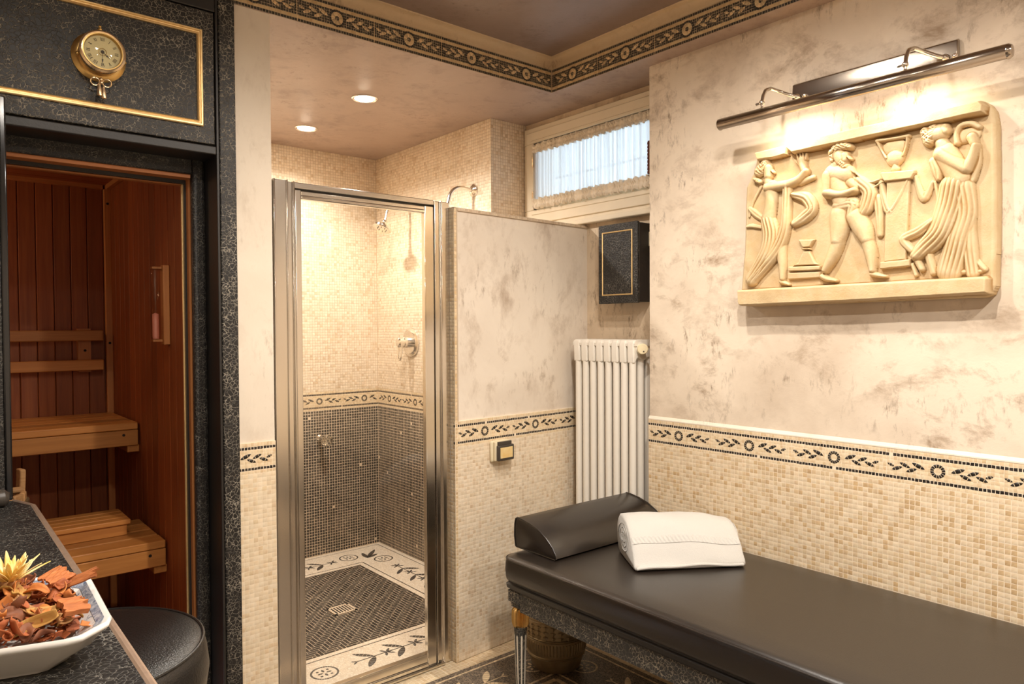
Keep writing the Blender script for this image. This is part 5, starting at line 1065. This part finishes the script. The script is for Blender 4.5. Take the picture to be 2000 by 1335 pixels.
def chip(x, y, z, l, w, t, rz, tl_, label):
    Mx = Matrix.Translation((x, y, z)) @ Matrix.Rotation(rz, 4, 'Z') @ Matrix.Rotation(tl_, 4, 'Y') @ Matrix.Rotation(.3, 4, 'X'); mb = MB(); n_ = 13; rng = random.Random(int(x * 1e4)); G = []
    for i in range(n_):
        u = i / (n_ - 1); a = l * (.5 + rng.uniform(-.16, .16)); b = -l * (.5 + rng.uniform(-.07, .07)); G.append([Vector((b + (a - b) * q, (u - .5) * w, .10 * w * math.sin(PI * u) + rng.uniform(-.0010, .0010))) for q in (0, .3, .6, .85, 1)])
    mb.grid([[Mx @ p for p in r_] for r_ in G]); return tag(mb.build('bark_chip', barkm, None, solid=t), label, 'potpourri', 'potpourri on the platter')
chip(.194, 1.300, 1.058, .050, .026, .0035, -.45, -.35, 'large splintered bark chip jutting over the right rim of the platter'); chip(.166, 1.312, 1.064, .034, .036, .0035, .5, -.25, 'flat orange bark chip behind the splintered one')
chip(.172, 1.205, 1.048, .032, .034, .008, .3, .15, 'thick brown bark block near the platter corner'); chip(.060, 1.20, 1.056, .04, .024, .005, 1.2, .2, 'brown bark piece at the near side of the heap')
curl('wood_shaving', PM[2], 'small orange shaving fallen on the blue border of the platter', .190, 1.190, .024, .012, 1.2, -.6, .2, .010)
# the dried yellow flower
yl, nt, out = newmat('yellow_petal'); p_ = pbsdf(nt, out, (.80, .55, .16), .6, Subsurface__Weight=.15); tc_ = coords(nt); L(nt, mix(nt, ramp(nt, noise(nt, tc_, 25, 3), [(.35, (0, 0, 0)), (.7, (1, 1, 1))]), (.82, .52, .12), (.88, .76, .42)), p_.inputs['Base Color'])
fw_ = empty('dried_flower', (.112, 1.300, 1.07), 'pale yellow dried flower with narrow upright petals on the potpourri', 'flower')
FC = Vector((.105, 1.295, 1.072))
for k in range(34):
    a = k * 2.39996; el = .25 + 1.0 * (k / 34); ln = .052 - .012 * (k / 34) + random.uniform(-.006, .006); dirv = Vector((math.cos(a) * math.cos(el), math.sin(a) * math.cos(el), math.sin(el))); sd_ = Vector((-math.sin(a), math.cos(a), 0)); up_ = dirv.cross(sd_) * -1; G = []
    for i in range(8):
        t = i / 7; w = .0082 * math.sin(PI * min(1, .12 + t * .86)) ** .7; c = FC + dirv * (ln * t) - up_ * (.010 * math.sin(t * 1.6)) * (1 if k < 20 else -.5)
        G.append([c + sd_ * (w * s) + up_ * (abs(s) * w * .35) for s in (-.5, -.2, .2, .5)])
    mb = MB(); mb.grid(G); mb.build('petal', yl, fw_, smooth=True, solid=.0008, angle=180)
MB().sphere(FC, .013, 12, 8).build('calyx', PM[3], fw_, smooth=True)
cr = MB()
for k in range(900):
    x, y = random.uniform(-.05, .205), random.uniform(1.13, 1.43); d = math.hypot((x - .08) / .115, (y - 1.285) / .132)
    if d > 1 or not inside([((pc.x + (a - pc.x) * .78), (pc.y + (b - pc.y) * .78)) for a, b in PO], np.array([x]), np.array([y]))[0]: continue
    z = heap(x, y) - .014 + random.uniform(-.004, .004); s = random.uniform(.004, .012); q = Matrix.Translation((x, y, z)) @ Matrix.Rotation(random.uniform(0, 6), 4, 'Z') @ Matrix.Rotation(random.uniform(-1, 1), 4, 'X')
    cr.box((-s, -s * .5, -.001), (s, s * .5, .001), q)
tag(cr.build('potpourri_crumbs', PM[0]), 'fine brown crumbs filling the potpourri heap', 'potpourri', kind='stuff')
bpy.context.view_layer.update()
